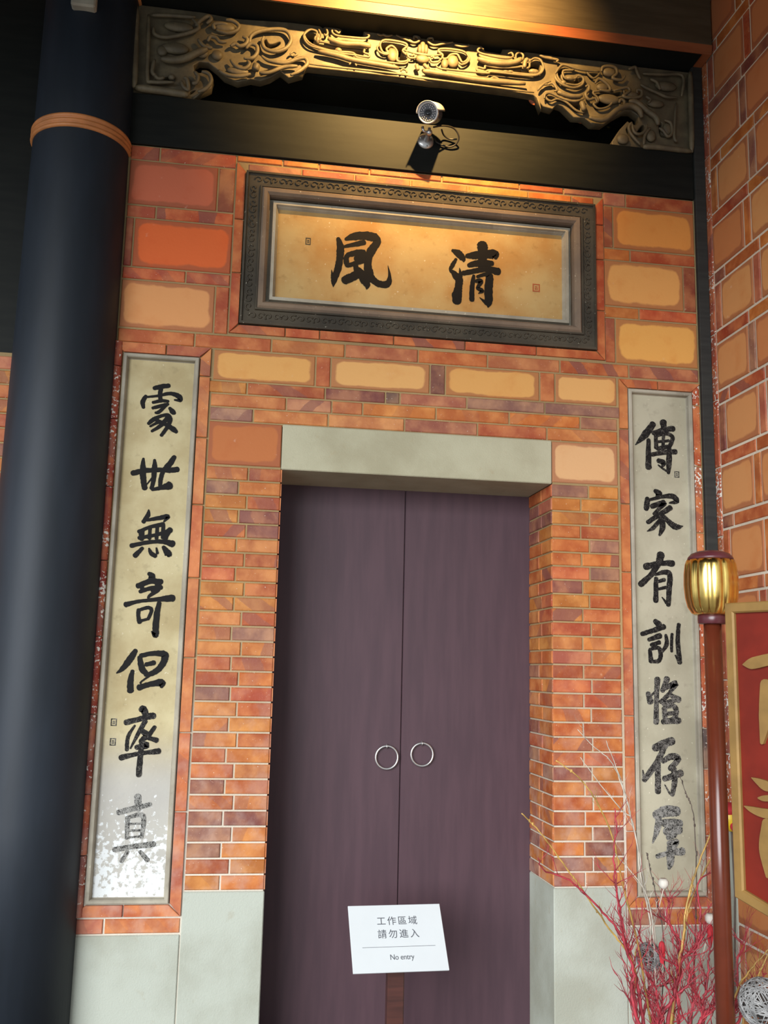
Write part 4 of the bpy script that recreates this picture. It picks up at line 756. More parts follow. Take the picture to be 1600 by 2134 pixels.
# ---------------------------------------------------------------- calligraphy
CHARS = {'left':[[[(-0.4117,2.8361,0.0156),(-0.3821,2.8458,0.0181),(-0.3491,2.852,0.0169)],[(-0.382,2.8452,0.0157),(-0.3848,2.8098,0.0156),(-0.3792,2.7782,0.0144)],[(-0.4455,2.798,0.0132),(-0.4576,2.7699,0.0167),(-0.4524,2.7448,0.0119)],[(-0.4464,2.7929,0.0072),(-0.3916,2.8029,0.0108),(-0.344,2.8164,0.0133),(-0.3059,2.8074,0.0194),(-0.2951,2.7889,0.0145),(-0.3212,2.7885,0.006)],[(-0.4138,2.7709,0.0108),(-0.3782,2.7809,0.0132),(-0.3479,2.7803,0.0108)],[(-0.4134,2.7454,0.0108),(-0.3709,2.7597,0.0144),(-0.3472,2.7676,0.0096)],[(-0.3501,2.7661,0.0084),(-0.3842,2.7302,0.0132),(-0.4001,2.7247,0.0084)],[(-0.3401,2.7502,0.0108),(-0.3259,2.7339,0.0193),(-0.3177,2.7281,0.0133)],[(-0.427,2.6736,0.0119),(-0.406,2.6939,0.0156),(-0.3741,2.7118,0.012),(-0.3442,2.7169,0.0132),(-0.3323,2.6986,0.0144)],[(-0.3438,2.7105,0.0168),(-0.3716,2.6707,0.0144),(-0.4105,2.6399,0.0095)],[(-0.3939,2.6915,0.0132),(-0.3538,2.675,0.0144),(-0.3195,2.655,0.0192),(-0.3049,2.6432,0.0132)],[(-0.3333,2.6953,0.0156),(-0.3469,2.6596,0.0132),(-0.3688,2.6236,0.012)],[(-0.419,2.6615,0.0072),(-0.3843,2.6813,0.0108),(-0.3626,2.6713,0.0084)]],[[(-0.48,2.4484,0.02),(-0.4305,2.4617,0.0189),(-0.3714,2.4686,0.0166),(-0.3237,2.4694,0.0191),(-0.2899,2.4756,0.0203)],[(-0.4386,2.516,0.0083),(-0.4379,2.4662,0.0225),(-0.4328,2.4231,0.0213),(-0.4244,2.3833,0.0189)],[(-0.3908,2.5125,0.0095),(-0.3885,2.4752,0.019),(-0.3907,2.4129,0.0154),(-0.3961,2.3848,0.0142)],[(-0.3063,2.531,0.0156),(-0.3253,2.4974,0.0215),(-0.3503,2.4648,0.0167),(-0.3586,2.4333,0.0154),(-0.3601,2.3991,0.0142)],[(-0.415,2.4042,0.0047),(-0.3878,2.4441,0.0071)],[(-0.3928,2.38,0.0118),(-0.3548,2.39,0.0166),(-0.3197,2.4012,0.0309)]],[[(-0.4021,2.2903,0.0047),(-0.4036,2.2675,0.0165),(-0.4211,2.2361,0.0153)],[(-0.4051,2.2448,0.0106),(-0.3586,2.2556,0.0153),(-0.3188,2.2648,0.0166),(-0.3341,2.242,0.0071)],[(-0.4383,2.1927,0.014),(-0.3915,2.2149,0.0129),(-0.3363,2.2297,0.0165)],[(-0.4268,2.1963,0.0211),(-0.4234,2.16,0.0164)],[(-0.3913,2.2113,0.0118),(-0.3913,2.1644,0.0129)],[(-0.3612,2.2206,0.013),(-0.3614,2.1657,0.0129)],[(-0.336,2.2248,0.013),(-0.3357,2.1699,0.013)],[(-0.3054,2.2078,0.0201),(-0.3191,2.1889,0.0201),(-0.3247,2.1643,0.0153)],[(-0.4354,2.1655,0.014),(-0.3659,2.1819,0.0129),(-0.3022,2.2043,0.0154)],[(-0.4654,2.1303,0.0163),(-0.3991,2.1477,0.0141),(-0.3406,2.1538,0.0153),(-0.2918,2.1462,0.0248)],[(-0.4181,2.1226,0.0117),(-0.4469,2.0876,0.0186)],[(-0.3904,2.1214,0.007),(-0.3798,2.1012,0.0152),(-0.3615,2.0899,0.0152)],[(-0.3595,2.1251,0.0059),(-0.354,2.1023,0.0106)],[(-0.3304,2.1306,0.0129),(-0.308,2.1012,0.0259),(-0.3063,2.0922,0.0118)]],[[(-0.3838,2.0137,0.014),(-0.3695,2.0004,0.0233),(-0.3759,1.981,0.021)],[(-0.4269,1.9582,0.0197),(-0.377,1.9798,0.0198),(-0.3302,1.9797,0.0199)],[(-0.3538,1.9818,0.0175),(-0.3406,1.9583,0.0234),(-0.3658,1.9395,0.014)],[(-0.4162,1.9347,0.0139),(-0.3752,1.9499,0.0151),(-0.3288,1.9558,0.0164)],[(-0.4107,1.9588,0.0151),(-0.4065,1.9381,0.0139)],[(-0.3399,1.9464,0.0163),(-0.3733,1.9201,0.0116),(-0.3814,1.9091,0.0081)],[(-0.4722,1.8776,0.0196),(-0.4182,1.893,0.0127),(-0.349,1.9031,0.0151),(-0.2781,1.9115,0.0258)],[(-0.4171,1.8574,0.0139),(-0.4171,1.8308,0.0139),(-0.4096,1.8045,0.0162)],[(-0.4169,1.8557,0.0104),(-0.3788,1.8676,0.0128),(-0.3636,1.8562,0.0128),(-0.3758,1.8191,0.0116)],[(-0.4071,1.8105,0.0104),(-0.3758,1.8191,0.0093)],[(-0.3336,1.8899,0.0151),(-0.3404,1.8392,0.0209),(-0.3415,1.78,0.022),(-0.3414,1.7505,0.0197),(-0.3581,1.7677,0.0035)]],[[(-0.419,1.6852,0.0159),(-0.4381,1.6506,0.0244),(-0.4659,1.6097,0.0182),(-0.4901,1.5895,0.0048)],[(-0.4257,1.5996,0.0134),(-0.4311,1.5612,0.0207),(-0.4295,1.517,0.0231)],[(-0.4007,1.6578,0.0159),(-0.388,1.6116,0.022),(-0.367,1.5885,0.0159)],[(-0.3962,1.6641,0.0159),(-0.3477,1.6746,0.0172),(-0.3014,1.6727,0.0246),(-0.297,1.651,0.0234),(-0.3134,1.6164,0.0221),(-0.3427,1.5928,0.0184),(-0.3728,1.5841,0.0122)],[(-0.3724,1.6274,0.0147),(-0.3392,1.6363,0.0172)],[(-0.3426,1.5909,0.0086),(-0.3835,1.5592,0.0061),(-0.3902,1.5498,0.0073)],[(-0.3951,1.5312,0.0219),(-0.3521,1.5456,0.0183),(-0.3047,1.5528,0.027),(-0.3025,1.5362,0.0123)]],[[(-0.382,1.4396,0.0182),(-0.3713,1.4428,0.0243),(-0.3594,1.4186,0.0206)],[(-0.4392,1.3869,0.0205),(-0.3857,1.4017,0.0182),(-0.3499,1.4126,0.0219),(-0.327,1.4161,0.0219)],[(-0.4022,1.3753,0.0073),(-0.4264,1.3296,0.0132),(-0.4283,1.2753,0.0132)],[(-0.3609,1.3942,0.017),(-0.3851,1.3453,0.0133),(-0.4142,1.2815,0.006)],[(-0.3799,1.3575,0.0169),(-0.3513,1.3366,0.0218),(-0.3738,1.3091,0.0157),(-0.3487,1.2943,0.0218),(-0.3905,1.2866,0.0169)],[(-0.32,1.3705,0.0134),(-0.3394,1.3398,0.0158)],[(-0.3088,1.316,0.0182),(-0.3446,1.3258,0.0145)],[(-0.4508,1.2439,0.0192),(-0.3828,1.2602,0.0145),(-0.3349,1.2673,0.0157),(-0.2976,1.2719,0.0206)],[(-0.3667,1.3122,0.0145),(-0.3722,1.2459,0.0193),(-0.3737,1.1739,0.0192)]],[[(-0.3719,1.0894,0.0239),(-0.3656,1.0373,0.0203)],[(-0.4452,1.0242,0.019),(-0.3808,1.042,0.0179),(-0.319,1.0581,0.0144)],[(-0.407,1.0048,0.0167),(-0.4058,0.9227,0.0119)],[(-0.4082,1.0048,0.0107),(-0.346,1.0108,0.0167),(-0.346,0.9255,0.0119)],[(-0.4065,0.9783,0.0071),(-0.3471,0.9813,0.0072)],[(-0.4048,0.9519,0.0071),(-0.3484,0.9548,0.0072)],[(-0.403,0.9256,0.0071),(-0.3499,0.9302,0.0071)],[(-0.4519,0.8779,0.0177),(-0.3829,0.8893,0.0166),(-0.2954,0.899,0.0191)],[(-0.3994,0.8702,0.0118),(-0.4217,0.8314,0.013)],[(-0.349,0.87,0.0119),(-0.3172,0.8366,0.0155)]]],'right':[[[(1.9206,2.819,0.0255),(1.878,2.7625,0.0292),(1.8295,2.7116,0.0038)],[(1.8952,2.7402,0.0165),(1.892,2.605,0.0265)],[(1.9719,2.8328,0.0281),(1.9742,2.8006,0.023)],[(1.9195,2.7737,0.0178),(1.974,2.7932,0.0217),(2.0222,2.8023,0.0231)],[(1.9318,2.7609,0.0153),(1.9336,2.7024,0.0178)],[(1.9318,2.7596,0.0114),(1.9863,2.7753,0.0153),(2.0177,2.7568,0.0166),(1.9972,2.7061,0.0166)],[(1.9356,2.7315,0.0114),(1.9981,2.7414,0.0115)],[(1.9739,2.7882,0.0128),(1.965,2.6919,0.014)],[(1.9398,2.6985,0.0178),(1.9922,2.712,0.0178)],[(1.9106,2.6685,0.0165),(1.9711,2.6818,0.0178),(2.0298,2.6895,0.0217)],[(1.9984,2.7031,0.0179),(1.9952,2.6353,0.0229),(1.9913,2.583,0.0127)],[(1.9908,2.5873,0.0076),(1.9596,2.6057,0.0076),(1.941,2.62,0.0051)],[(1.9415,2.6414,0.019),(1.9666,2.6324,0.0216),(1.963,2.6151,0.0114)]],[[(1.9221,2.4941,0.0164),(1.9419,2.48,0.0277),(1.9339,2.4645,0.0189)],[(1.8823,2.4558,0.0176),(1.8804,2.4286,0.0238),(1.8761,2.4043,0.02)],[(1.8833,2.4456,0.0125),(1.9592,2.4676,0.0151),(2.0097,2.4713,0.0215),(2.0293,2.4493,0.0203),(1.9931,2.439,0.0076)],[(1.9045,2.4177,0.0201),(1.9647,2.4388,0.0227),(1.942,2.4105,0.0163),(1.9131,2.382,0.0125)],[(1.8821,2.3416,0.0175),(1.938,2.3784,0.0188),(1.9968,2.4162,0.0227)],[(1.9226,2.3885,0.0138),(1.9514,2.3628,0.0213),(1.954,2.318,0.0238),(1.9387,2.2826,0.01)],[(1.947,2.3596,0.0151),(1.9083,2.3159,0.0162),(1.8786,2.299,0.0037)],[(1.9538,2.381,0.0138),(1.9936,2.3426,0.0214),(2.0245,2.326,0.0239),(2.0574,2.3311,0.0025)]],[[(1.9427,2.1923,0.0312),(1.9337,2.1564,0.0274),(1.8937,2.0959,0.0211),(1.8402,2.0481,0.0246)],[(1.8667,2.1313,0.0272),(1.9322,2.1492,0.0187),(2.0008,2.152,0.0263)],[(1.9123,2.0954,0.0099),(1.956,2.1088,0.0187),(1.9844,2.0993,0.0212),(1.9801,2.0344,0.0224),(1.9737,1.9569,0.0186)],[(1.9168,2.0791,0.0174),(1.913,1.9736,0.021)],[(1.927,2.0648,0.0124),(1.9582,2.0736,0.0149)],[(1.9292,2.0297,0.0111),(1.9635,2.0385,0.0137)],[(1.9647,1.9666,0.0124),(1.9437,1.9921,0.0037)]],[[(1.907,1.8816,0.0184),(1.9262,1.8636,0.0271)],[(1.8413,1.8196,0.0171),(1.8936,1.8361,0.0184),(1.9506,1.8562,0.0209)],[(1.8743,1.7941,0.0147),(1.9299,1.814,0.0221)],[(1.8859,1.7702,0.0147),(1.926,1.784,0.0172)],[(1.878,1.7471,0.0134),(1.8841,1.6958,0.0195)],[(1.8781,1.75,0.0122),(1.9193,1.7585,0.0159),(1.9308,1.7313,0.0172),(1.9208,1.6996,0.0159),(1.8902,1.6959,0.0134)],[(1.9576,1.8183,0.0111),(1.9609,1.778,0.0172),(1.9372,1.74,0.0098)],[(1.9886,1.8238,0.0111),(1.9844,1.7844,0.0123),(1.9845,1.7441,0.0111)],[(2.0226,1.8694,0.0149),(2.0156,1.7968,0.0173),(2.0224,1.6934,0.0185)],[(2.0013,1.7273,0.0049),(2.0176,1.6962,0.0098)]],[[(1.8652,1.5521,0.0188),(1.8757,1.5136,0.0268)],[(1.9118,1.6176,0.0229),(1.9055,1.5267,0.0188),(1.9009,1.4221,0.0227)],[(1.8818,1.5437,0.0081),(1.8989,1.559,0.0094)],[(1.9591,1.6205,0.023),(1.9347,1.5635,0.0175)],[(1.9348,1.5698,0.0148),(1.9991,1.5987,0.023),(1.9696,1.5579,0.0135)],[(1.9246,1.5133,0.0161),(1.9694,1.5516,0.0176)],[(1.9707,1.5479,0.0149),(2.0132,1.5249,0.0244)],[(1.9346,1.5072,0.0161),(1.9956,1.5233,0.0176)],[(1.9421,1.4868,0.0202),(1.9435,1.4389,0.0188)],[(1.9408,1.4899,0.0148),(1.9815,1.4993,0.0189),(1.999,1.4771,0.0202),(1.9865,1.4396,0.0188),(1.946,1.4327,0.0148)],[(1.9535,1.4621,0.0148),(1.9839,1.4657,0.0162)],[(1.9325,1.4263,0.0188),(2.0119,1.4325,0.0229)]],[[(1.8907,1.3086,0.0266),(1.9298,1.3262,0.0307),(1.9771,1.3416,0.0295)],[(1.9396,1.3177,0.0227),(1.9012,1.2474,0.0226),(1.8384,1.169,0.0211)],[(1.8328,1.2115,0.004),(1.8373,1.1751,0.0132)],[(1.9051,1.2426,0.0213),(1.9019,1.1179,0.0238)],[(1.9279,1.2501,0.016),(1.9685,1.2726,0.0241),(2.003,1.2631,0.0228),(1.9616,1.2186,0.0187)],[(1.9325,1.1745,0.0199),(2.0145,1.2007,0.0267)],[(1.9803,1.2188,0.0214),(1.9828,1.1639,0.0213),(1.9691,1.1043,0.0159)],[(1.9586,1.1091,0.008),(1.9352,1.1484,0.004)]],[[(1.8889,1.0172,0.0329),(1.9354,1.0335,0.0396),(1.9917,1.0336,0.0358)],[(1.9029,1.0004,0.0263),(1.8938,0.9525,0.0236),(1.8715,0.8977,0.0052)],[(1.9308,0.9824,0.033),(2.0034,0.9812,0.0305)],[(1.9331,0.9465,0.0263),(1.9993,0.9554,0.0344)],[(1.9456,0.9214,0.0237),(1.9789,0.9333,0.0198)],[(1.9449,0.8958,0.0158),(1.986,0.9034,0.0198),(1.9586,0.8689,0.0171)],[(1.891,0.8407,0.017),(1.9504,0.8559,0.0184),(2.0111,0.8616,0.0303)],[(1.9511,0.8808,0.0237),(1.9534,0.8214,0.0289),(1.9446,0.7872,0.0092)]]],'plaque':[[[(0.384,3.6242,0.017),(0.3954,3.5839,0.0322),(0.3952,3.5372,0.0311),(0.3885,3.4794,0.0297),(0.3709,3.4174,0.0256),(0.3686,3.3836,0.0034)],[(0.3578,3.466,0.002),(0.3637,3.431,0.0148),(0.3679,3.403,0.0134)],[(0.4197,3.6239,0.0136),(0.4585,3.6421,0.0341),(0.5096,3.6505,0.0377),(0.5544,3.6457,0.0412),(0.5671,3.6216,0.0343),(0.5391,3.572,0.0376),(0.5283,3.5278,0.0324),(0.5313,3.4779,0.0375),(0.5511,3.4367,0.0307),(0.5841,3.4164,0.0307),(0.6216,3.4197,0.0308),(0.6328,3.4546,0.0158),(0.623,3.5112,0.0014)],[(0.4164,3.5876,0.0122),(0.4562,3.6003,0.0204),(0.5071,3.6159,0.0239)],[(0.4273,3.5419,0.0203),(0.4246,3.5184,0.0237),(0.4321,3.4941,0.0223)],[(0.4306,3.5458,0.0204),(0.471,3.5614,0.0259),(0.5084,3.5692,0.0205)],[(0.4753,3.5302,0.034),(0.5089,3.5476,0.0273)],[(0.4321,3.4941,0.019),(0.4792,3.5126,0.0204),(0.5095,3.5261,0.0204)],[(0.4657,3.5078,0.0204),(0.477,3.4695,0.0238)],[(0.4207,3.42,0.0371),(0.4541,3.4389,0.0372),(0.4875,3.4597,0.0373)],[(0.4851,3.4827,0.017),(0.5083,3.4437,0.0442),(0.5263,3.4061,0.0285),(0.5248,3.3853,0.0034)]],[[(0.9334,3.6157,0.0137),(0.9633,3.6018,0.0343),(0.9857,3.577,0.0244),(0.9886,3.5622,0.0038)],[(0.9514,3.573,0.013),(0.9343,3.5407,0.019),(0.9243,3.5162,0.0137),(0.9396,3.5038,0.0228),(0.9531,3.4873,0.0342),(0.9678,3.469,0.0342),(0.9644,3.4295,0.0341),(0.958,3.3899,0.0454),(0.9575,3.3606,0.0393)],[(0.9687,3.53,0.0023),(0.9739,3.499,0.0175),(0.9722,3.4811,0.019)],[(1.0799,3.6592,0.0455),(1.082,3.6255,0.0462),(1.0804,3.5776,0.0384),(1.0788,3.5339,0.0345)],[(1.0036,3.5936,0.0191),(1.0438,3.6001,0.0345),(1.0937,3.6098,0.0385),(1.14,3.6141,0.0417),(1.1459,3.5955,0.0154)],[(1.0136,3.547,0.0191),(1.0632,3.5634,0.0307),(1.1286,3.5673,0.0239)],[(0.988,3.5053,0.0229),(1.0482,3.5225,0.023),(1.1018,3.536,0.0269),(1.1577,3.5283,0.0362)],[(1.0388,3.4968,0.0138),(1.0316,3.4431,0.0213),(1.0303,3.3745,0.0228)],[(1.0561,3.4932,0.0138),(1.0943,3.5084,0.0177),(1.1155,3.5016,0.0323),(1.1119,3.4422,0.0364),(1.1123,3.3716,0.0329),(1.1098,3.3459,0.0076)],[(1.1028,3.3629,0.0191),(1.0683,3.3894,0.0023)],[(1.0505,3.4703,0.0168),(1.0734,3.4723,0.023),(1.064,3.4498,0.0168),(1.0573,3.4355,0.0137),(1.0795,3.4244,0.0191),(1.0624,3.4097,0.0038)]]]}
def brush(name, strokes, y, mat, parent, thick=0.0015, rough=1.0, bold=1.22):
    mb = MB(); r2 = random.Random(len(strokes)*7+int(abs(strokes[0][0][0])*1000))
    for si, st in enumerate(strokes):
        q = spline(st, 7)
        n = len(q); L = []; Rr = []
        yy = y - thick - 0.00012*si
        dirs = []
        for i in range(n):
            a, b = q[max(i-1, 0)], q[min(i+1, n-1)]
            dx, dz = b[0]-a[0], b[1]-a[1]; d = math.hypot(dx, dz) or 1e-9
            dirs.append((dx/d, dz/d))
        for i, (x, z, w) in enumerate(q):
            dx, dz = dirs[i]; h = max(w*bold, 0.001)/2
            j1, j2 = (1+rough*r2.uniform(-.09, .09)), (1+rough*r2.uniform(-.09, .09))
            L.append((x-dz*h*j1, z+dx*h*j1)); Rr.append((x+dz*h*j2, z-dx*h*j2))
        def cap(i, sgn):
            x, z, w = q[i]; dx, dz = dirs[i]; h = max(w*bold, .001)/2*0.75; out = []
            for k in range(1, 5):
                a = math.pi*k/5
                out.append((x+sgn*dx*h*math.sin(a)+dz*h*math.cos(a)*-sgn*1.3, z+sgn*dz*h*math.sin(a)+dx*h*math.cos(a)*sgn*1.3))
            return out
        # triangle strip
        v = []; f = []
        for p in L: v.append((p[0], yy, p[1]))
        for p in Rr: v.append((p[0], yy, p[1]))
        for i in range(n-1): f.append((i, n+i, n+i+1, i+1))
        e = cap(n-1, 1); b0 = len(v)
        for p in e: v.append((p[0], yy, p[1]))
        f.append(tuple([n-1] + list(range(b0, b0+len(e))) + [2*n-1])[::-1])
        s = cap(0, -1); b1 = len(v)
        for p in s: v.append((p[0], yy, p[1]))
        f.append(tuple([n] + list(range(b1, b1+len(s))) + [0])[::-1])
        loop = list(range(n)) + list(range(b0, b0+len(e))) + list(range(2*n-1, n-1, -1)) + list(range(b1, b1+len(s)))
        nv = len(v)
        v += [(p[0], y+0.0005, p[2]) for p in v[:nv]]
        for a, b in zip(loop, loop[1:]+loop[:1]): f.append((a, b, nv+b, nv+a))
        mb.add(v, f)
    return mb.build(name, mat, parent)

def seal(parent, x, z, y, w, h, mat):
    mb = frame_sweep(MB(), x-w/2, x+w/2, z-h/2, z+h/2, [(0, y), (0, y-0.0015), (w*0.16, y-0.0015), (w*0.16, y)])
    mb.box(x-w*.18, x+w*.18, y-0.0012, y, z+h*.05, z+h*.2).box(x-w*.18, x-w*.02, y-0.0012, y, z-h*.25, z-h*.02).box(x+w*.05, x+w*.2, y-0.0012, y, z-h*.25, z)
    return mb.build('seal', mat, parent)

# ---------------------------------------------------------------- name plaque over the door
pq = empty('plaque', (0, 0, 0))
px0, px1, pz0, pz1 = -0.055, 1.633, 3.157, 3.898
pp = MB().box(px0+0.14, px1-0.14, 0.030, 0.058, pz0+0.14, pz1-0.14).build('panel', M['panel_p'], pq)
ob = frame_sweep(MB(), px0, px1, pz0, pz1, [(0, 0.055), (0, -0.020), (0.010, -0.024), (0.012, -0.014), (0.066, -0.014), (0.068, -0.026), (0.075, -0.026), (0.075, 0.0)]).build('outer_band', M['dark_frame'], pq)
frame_sweep(MB(), px0, px1, pz0, pz1, [(0.0751, 0.0), (0.0751, -0.020), (0.085, -0.032), (0.100, -0.030), (0.110, -0.018), (0.113, 0.0), (0.113, 0.02)]).build('moulding', M['mould'], pq)
frame_sweep(MB(), px0, px1, pz0, pz1, [(0.113, 0.028), (0.128, 0.028), (0.130, 0.004), (0.144, 0.002), (0.148, 0.016), (0.150, 0.016), (0.156, 0.030), (0.16, 0.031)]).build('inner_lip', M['stone_frame'], pq)
relief = MB()
def curl(x, z, s, flip, rot):
    pts = []
    for k in range(11):
        a = k*0.55; r = s*(1-k/13)
        dx, dz = r*math.cos(a)*flip, r*math.sin(a)
        pts.append((x+dx*math.cos(rot)-dz*math.sin(rot), -0.0155, z+dx*math.sin(rot)+dz*math.cos(rot)))
    relief.tube(pts, 0.0042, 5)
nx = 44
for k in range(nx):
    x = px0+0.04+(px1-px0-0.08)*(k+.5)/nx
    for z in (pz0+0.039, pz1-0.039): curl(x, z, 0.019, 1 if k % 2 else -1, 0.4*(k % 3))
for k in range(17):
    z = pz0+0.065+(pz1-pz0-0.13)*(k+.5)/17
    for x in (px0+0.039, px1-0.039): curl(x, z, 0.019, 1 if k % 2 else -1, 1.57+0.4*(k % 3))
relief.build('scroll_relief', M['dark_frame'], ob, True)
for st in CHARS['plaque']:
    brush('character', st, 0.030, M['ink'], pp, bold=1.1)
S_ = [(0.2439,0.03,3.5972),(1.3478,0.03,3.4624),(-0.4884,0.016,1.3874),(-0.4869,0.016,1.3074),(2.0339,0.016,2.5784)]
seal(pp, S_[0][0], S_[0][2], 0.030, 0.024, 0.034, M['rubber']); seal(pp, S_[1][0], S_[1][2], 0.030, 0.036, 0.040, M['carve_red'])
tag(pq, 'framed ochre plaque with two large black brush characters above the door', 'plaque')

# ---------------------------------------------------------------- couplets
def couplet(name, label, x0, x1, z0, z1, pm, chars, mats, seals):
    e = empty('couplet_slab', (0, 0, 0))
    pn = MB().box(x0+0.01, x1-0.01, 0.016, 0.058, z0+0.01, z1-0.01).build('panel', M[pm], e)
    frame_sweep(MB(), x0, x1, z0, z1, [(0, 0.05), (0, -0.008), (0.004, -0.012), (0.014, -0.012), (0.018, -0.006), (0.020, 0.012), (0.023, 0.0165)]).build('frame', M['stone_frame'], e)
    for st, mt in zip(chars, mats): brush('character', st, 0.016, M[mt], pn)
    for s in seals: seal(pn, s[0], s[2], 0.016, 0.024, 0.030, M['ink_grey'])
    return tag(e, label, 'couplet')
couplet('l', 'tall cream stone couplet with seven black characters, whitened foot, beside the black column', -0.550, -0.221, 0.670, 2.984, 'panel_l', CHARS['left'], ['ink']*4+['ink', 'ink_mid', 'ink_faded'], S_[2:4])
couplet('r', 'tall grey stone couplet with seven faded characters, right of the doorway behind the branches', 1.790, 2.111, 0.676, 2.980, 'panel_r', CHARS['right'], ['ink_mid', 'ink_mid', 'ink_mid', 'ink_mid', 'ink_grey', 'ink_grey', 'ink_faded'], S_[4:5])

# ---------------------------------------------------------------- security camera on the beam
MI = {'cctv':(0.7603,-0.2,4.1716),'plate':(0.7861,-0.015,4.1402),'cable':[(0.8019,-0.12,4.1519),(0.8566,-0.1,4.1776),(0.9122,-0.07,4.1871),(0.9406,-0.05,4.1597),(0.9314,-0.03,4.1328),(0.8984,-0.02,4.1199),(0.8439,-0.02,4.1338),(0.8288,-0.012,4.1568)],'cable2':[(0.8536,-0.06,4.1813),(0.8719,-0.03,4.1712),(0.9026,-0.02,4.1605),(0.9358,-0.03,4.1584)]}
cc = empty('security_camera', MI['plate'])
pl = Vector(MI['plate']); hd = Vector(MI['cctv'])
def rel(p): return Vector(p)-pl
fr = ((EYE + Vector((-1.3, 0, 0.15))) - hd).normalized()
zq = fr.to_track_quat('Z', 'Y').to_matrix().to_4x4(); zq.translation = hd-pl
upv = Vector((0, 0, 1)); upv = (upv-fr*upv.dot(fr)).normalized(); sd = upv.cross(fr)
B4 = Matrix((sd, upv, fr)).transposed().to_4x4(); B4.translation = hd-pl
hs = MB().lathe([(0.040, -0.115), (0.044, -0.10), (0.0445, -0.005), (0.044, 0.0)], 32).xform(B4).build('housing', M['smoke'], cc, True)
MB().lathe([(0.0445, -0.014), (0.0475, -0.012), (0.0480, 0.004), (0.0455, 0.006), (0.0405, 0.005), (0.0405, -0.01)], 40).xform(B4).build('bezel', M['silver'], hs, True)
fd = MB().lathe([(0.0402, -0.006), (0.0402, 0.002)], 32).xform(B4).build('face_disc', M['smoke'], cc)
MB().lathe([(0.017, 0.0), (0.0165, 0.006), (0.013, 0.0065), (0.011, 0.004)], 24).xform(B4).build('lens', M['lens'], fd, True)
for n, r in ((14, 0.0245), (20, 0.0335)):
    for k in range(n):
        a = 2*math.pi*(k+.5)/n
        if abs(math.cos(a)) < 0.12: continue
        MB().ball((r*math.cos(a), r*math.sin(a), 0.0025), 0.0026, 0.0026, 0.002, 6, 4).xform(B4).build('diode', M['led'], fd, True)
sh = MB(); vs = []; fs = []; ns = 20
for y in (-0.125, 0.022):
    for r in (0.0495, 0.052):
        for k in range(ns+1):
            a = math.radians(5+170*k/ns)
            vs.append((r*math.cos(a), r*math.sin(a), y))
q = ns+1
for k in range(ns):
    fs += [(k, k+1, 2*q+k+1, 2*q+k), (q+k, 3*q+k, 3*q+k+1, q+k+1), (k, q+k, q+k+1, k+1), (2*q+k, 2*q+k+1, 3*q+k+1, 3*q+k)]
fs += [(0, 2*q, 3*q, q), (ns, q+ns, 3*q+ns, 2*q+ns)]
sh.add(vs, fs).xform(B4).build('sun_shade', M['silver'], hs, True)
bp = MB().lathe([(0.040, 0.005), (0.040, -0.002), (0.030, -0.007), (0.018, -0.010), (0.012, -0.012)], 32).xform(Matrix.Rotation(math.pi/2, 4, 'X') @ Matrix.Scale(-1, 4, (0, 0, 1))).build('base_plate', M['steel'], cc, True)
jn = (hd-pl)+Vector((0.018, 0.06, -0.062))
MB().tube([(0, -0.008, 0), (0.004, -0.04, 0.012), jn], [0.014, 0.0125, 0.011], 14).build('arm', M['steel'], cc, True)
MB().ball(jn, 0.015, 0.015, 0.015).build('ball_joint', M['steel'], cc, True)
MB().tube([jn, jn+Vector((0.0, -0.002, 0.022))], 0.007, 10).build('neck', M['steel'], cc, True)
MB().tube([jn+Vector((-0.012, 0, 0)), jn+Vector((-0.028, -0.004, 0.002)), jn+Vector((-0.034, -0.006, 0.022))], [0.004, 0.006, 0.0075], 8).build('wing_screw', M['steel'], cc, True)
for a in (0.9, 3.0, 5.1):
    MB().ball((0.03*math.sin(a), -0.008, 0.03*math.cos(a)), 0.005, 0.003, 0.005, 8, 6).build('screw', M['steel'], bp, True)
MB().tube(spline([rel(p) for p in MI['cable']], 6), 0.0042, 7).build('cable', M['rubber'], cc, True)
MB().tube(spline([rel(p) for p in MI['cable2']], 6), 0.0042, 7).build('cable', M['rubber'], cc, True)
tag(cc, 'small silver bullet security camera with ring of diodes on the black beam', 'camera')

# ---------------------------------------------------------------- the lamp above the carving (just out of the picture)
lp = empty('spotlight', (0.76, -1.10, 4.98))
aim = (Vector((0.76, 0.0, 4.66)) - Vector((0.76, -1.10, 4.98))).normalized()
LM = aim.to_track_quat('-Z', 'Y').to_matrix().to_4x4()
MB().lathe([(0.045, 0.14), (0.055, 0.13), (0.058, 0.02), (0.062, 0.0), (0.056, 0.0), (0.050, 0.03)], 24).xform(LM).build('lamp_can', M['rubber'], lp, True)
MB().tube([(0, -0.10, 0.05), (0, -0.10, 0.20)], 0.010, 8).build('lamp_arm', M['rubber'], lp, True)
tag(lp, 'small black spotlight fixed above the carved panel', 'lamp')
sd_ = bpy.data.lights.new('spotlight_bulb', 'SPOT')
sd_.energy = 560; sd_.color = (1.0, 0.60, 0.20); sd_.spot_size = math.radians(92); sd_.spot_blend = 1.0; sd_.shadow_soft_size = 0.02
so = bpy.data.objects.new('spotlight_bulb', sd_); so.rotation_euler = LM.to_euler(); so.location = aim*0.02; link(so, lp)

